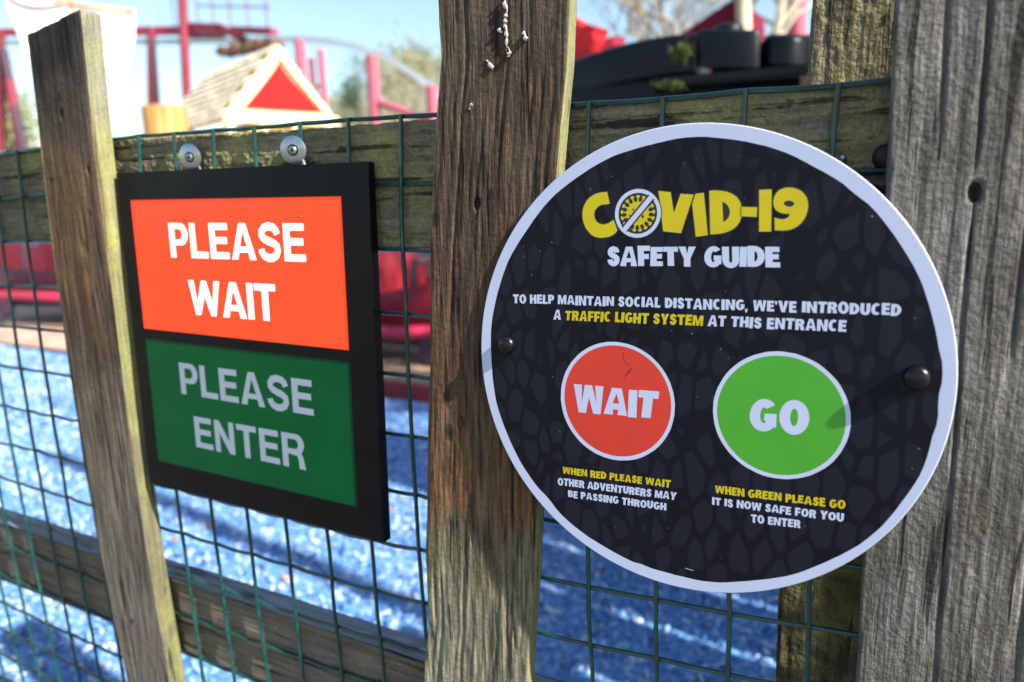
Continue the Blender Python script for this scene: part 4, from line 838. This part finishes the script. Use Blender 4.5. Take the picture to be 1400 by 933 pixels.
rail = thing('guard_rail', 'pale grey barrier rail behind the red ride cars', 'barrier', (-4, 3.66, 0))
b.build('top_bar', mat('worn_grey', (.35, .3, .28), .6, var=.3, vscale=4), rail, origin=rail.location)
for i in range(5):
    b = MB(); b.tube([(-6.9+i*1.5, 3.70-.02*i, 0), (-6.9+i*1.5, 3.70-.02*i, .6)], .035, 8); b.build('upright', M_dk, rail, origin=rail.location)
# low maroon scenery wall behind
b = MB(); b.box((-3.6, 5.2, .42), (9.5, .2, .84)); wl = b.build('low_wall', mat('maroon_boards', (.09, .02, .025), .7, var=.5, vscale=3, stretch=(6, 1, .4))); tag(wl, 'low dark maroon board wall behind the ride cars', 'wall')

# ------------------------------------------------------------------ trees
M_bark = mat('bark', (.16, .13, .09), .9, var=.3, vscale=8); M_pbark = mat('pale_bark', (.34, .3, .22), .9, var=.3, vscale=8)
def limbs(b, p, d, L, r, depth, q, spread=.55):
    n = 3; pts = [p]; rr = [r]
    for i in range(n):
        d = (d+Vector((q.gauss(0, .12), q.gauss(0, .12), q.gauss(.04, .1)))).normalized(); pts.append(pts[-1]+d*L/n); rr.append(r*(1-.35*(i+1)/n))
    b.tube(pts, rr, 6 if depth > 2 else 4)
    ends = [pts[-1]]
    if depth > 0:
        ends = []
        for k in range(3 if depth > 1 else 4):
            s_ = pts[-1] if k < 2 else pts[2]; nd = (d+Vector((q.gauss(0, spread), q.gauss(0, spread), q.gauss(.1, spread*.6)))).normalized()
            ends += limbs(b, s_, nd, L*q.uniform(.62, .82), r*.58, depth-1, q, spread)
    return ends
def bare_tree(loc, h, lab, seed, r=.12, depth=5, mt=None, nm='bare_tree'):
    q = random.Random(seed); g = thing(nm, lab, 'tree', loc, 'bare winter trees'); b = MB()
    limbs(b, Vector((0, 0, -.05)), Vector((q.gauss(0, .06), q.gauss(0, .06), 1)).normalized(), h*.3, r, depth, q); b.build('trunk_and_branches', mt or M_bark, g, smooth=True)
def leaf_tree(loc, h, w_, lab, seed, cols, n=5000, nm='leafy_tree', conic=False):
    q = random.Random(seed); g = thing(nm, lab, 'tree', loc); b = MB()
    b.tube([(0, 0, -.05), (q.gauss(0, .05), 0, h*.4), (q.gauss(0, .1), 0, h*.85)], [w_*.06, w_*.045, w_*.015], 8)
    for k in range(9):
        a = q.uniform(0, 6.28); z = h*q.uniform(.25, .75); b.tube([(0, 0, z), (math.cos(a)*w_*.35, math.sin(a)*w_*.35, z+h*.12)], [w_*.025, w_*.008], 5)
    b.build('trunk', M_bark, g)
    cl = []
    for k in range(46):
        z = q.uniform(.12, 1); rr = w_*.5*((1-z)**.8+.08 if conic else math.sqrt(max(.05, 1-(2*z-1.05)**2))); a = q.uniform(0, 6.28); r_ = rr*q.uniform(.35, 1)
        cl.append((Vector((math.cos(a)*r_, math.sin(a)*r_, h*z)), w_*q.uniform(.07, .16)))
    ms = [mat('leaf_%d_%d' % (seed, i), c, .7) for i, c in enumerate(cols)]
    b = MB()
    for k in range(n):
        c, s_ = cl[q.randrange(len(cl))]; p = c+Vector((q.gauss(0, 1), q.gauss(0, 1), q.gauss(0, .8)))*s_; u = Vector((q.gauss(0, 1), q.gauss(0, 1), q.gauss(0, 1))).normalized()*w_*.019; v = u.orthogonal().normalized()*w_*.013
        b.add([p-u, p+v, p+u, p-v], [(0, 1, 2, 3)], q.randrange(len(ms)))
    cr = b.build('crown', ms, g)
def gp_(px, Y): p = at(px, 200, Y); return (p.x, p.y, 0)
gr = [(.10, .12, .04), (.14, .16, .06), (.07, .09, .03)]; yg = [(.20, .20, .08), (.16, .18, .06), (.26, .24, .13)]
def tree_h(px, py, Y): return at(px, py, Y).z
leaf_tree(gp_(492, 24), tree_h(492, 85, 24), 2.4, 'dark green conifer in the gap left of the pink column', 1, [(.03, .07, .035), (.05, .1, .04), (.02, .045, .02)], conic=True, nm='conifer')
leaf_tree(gp_(556, 26), tree_h(552, 72, 26), 4.2, 'broad yellow-green tree beside the middle pale', 2, yg, n=6500)
leaf_tree(gp_(470, 28), tree_h(470, 130, 28), 3.6, 'low pale bushy tree right of the hut', 3, yg)
leaf_tree(gp_(590, 30), tree_h(590, 85, 30), 4.6, 'olive tree partly hidden by the middle pale', 4, gr)
leaf_tree(gp_(15, 20), tree_h(15, 130, 20), 5.0, 'yellow-green bush at the left edge below the red columns', 5, [(.3, .3, .08), (.2, .24, .07), (.14, .18, .05)])
leaf_tree(gp_(-60, 22), tree_h(-60, 70, 22), 6.0, 'green tree at the far left edge', 6, gr)
bare_tree(gp_(540, 17), 5.2, 'pale bare tree with fine twigs beside the middle pale', 11, .08, 5, M_pbark)
bare_tree(gp_(30, 17), 4.6, 'bare tree behind the left red columns', 12, .07, 5, M_bark)
bare_tree(gp_(935, 9), 5.6, 'bare tree with thin branches above the black bin', 13, .07, 5, M_pbark)
bare_tree(gp_(1040, 8), 6.0, 'pale-barked bare tree between the red roof and pink column', 14, .10, 5, M_pbark)
bare_tree(gp_(860, 13), 7.0, 'more distant bare tree left of the red roof', 15, .08, 5, M_bark)
# out of the frame to the right, where the photo's ground shadows come from
bare_tree((4.6, 1.35, 0), 6.5, 'bare tree outside the frame to the right, dappling the mulch', 16, .16, 6, M_bark)
bare_tree((3.2, 2.6, 0), 5.0, 'second bare tree outside the frame to the right', 17, .13, 6, M_bark)
for (x_, y_, h_, s_) in ((556, 19, 5.6, 21), (500, 21, 5.0, 22), (590, 18, 5.6, 23)):
    bare_tree(gp_(x_, y_), h_, {21: 'wispy bare birch in front of the yellow-green tree', 22: 'thin bare tree just right of the dark conifer', 23: 'bare tree half hidden by the middle pale'}[s_], s_, .06, 6, M_pbark)
# pole out of frame whose long shadow crosses the mulch
tp = MB(); tp.tube([(2.5, .42, -.03), (2.5, .42, 3.7)], .035, 12); tag(tp.build('timber_pole', M_bark, origin=Vector((2.5, .42, 0)), smooth=True), 'tall slim timber pole outside the frame to the right', 'pole')
# hedge line at the horizon
def far():
    q = random.Random(5); b = MB()
    for k in range(9000):
        a = q.uniform(-1.3, .75); d = q.uniform(38, 46); x = CAM.x+d*math.sin(a); y = CAM.y+d*math.cos(a); hh = 2.2+1.2*math.sin(a*9)+.8*math.sin(a*23+1)
        z = q.uniform(0, hh); s_ = .35; u = Vector((q.gauss(0, 1), q.gauss(0, 1), q.gauss(0, 1))).normalized()*s_; v = u.orthogonal().normalized()*s_*.7; p = Vector((x, y, z)); b.add([p-u, p+v, p+u, p-v], [(0, 1, 2, 3)], q.randrange(2))
    o = b.build('far_wood', [mat('far_leaf_a', (.1, .12, .05), .8), mat('far_leaf_b', (.16, .15, .08), .8)]); tag(o, 'distant line of trees along the horizon', 'woodland', kind='stuff')
far()
# added unseen fence (right, out of frame), put there to shade the near mulch
sf = thing('shade_fence', 'added wooden fence out of frame at the right, shading the mulch', 'fence', (1.45, 1.0, 0))
q = random.Random(8)
y = .25
while y < 1.42:
    wd = q.uniform(.08, .12); b = MB(); b.box((1.45, y+wd/2, .62+q.uniform(-.05, .03)), (.02, wd, 1.24)); b.build('pale', W_right, sf, origin=Vector((1.45, y, 0))); y += wd+q.choice((.001, .001, .001, .018, .034))
for z in (.3, 1.0):
    b = MB(); b.box((1.48, .85, z), (.035, 1.3, .09)); b.build('rail', W_low, sf, origin=Vector((1.48, .85, 0)))
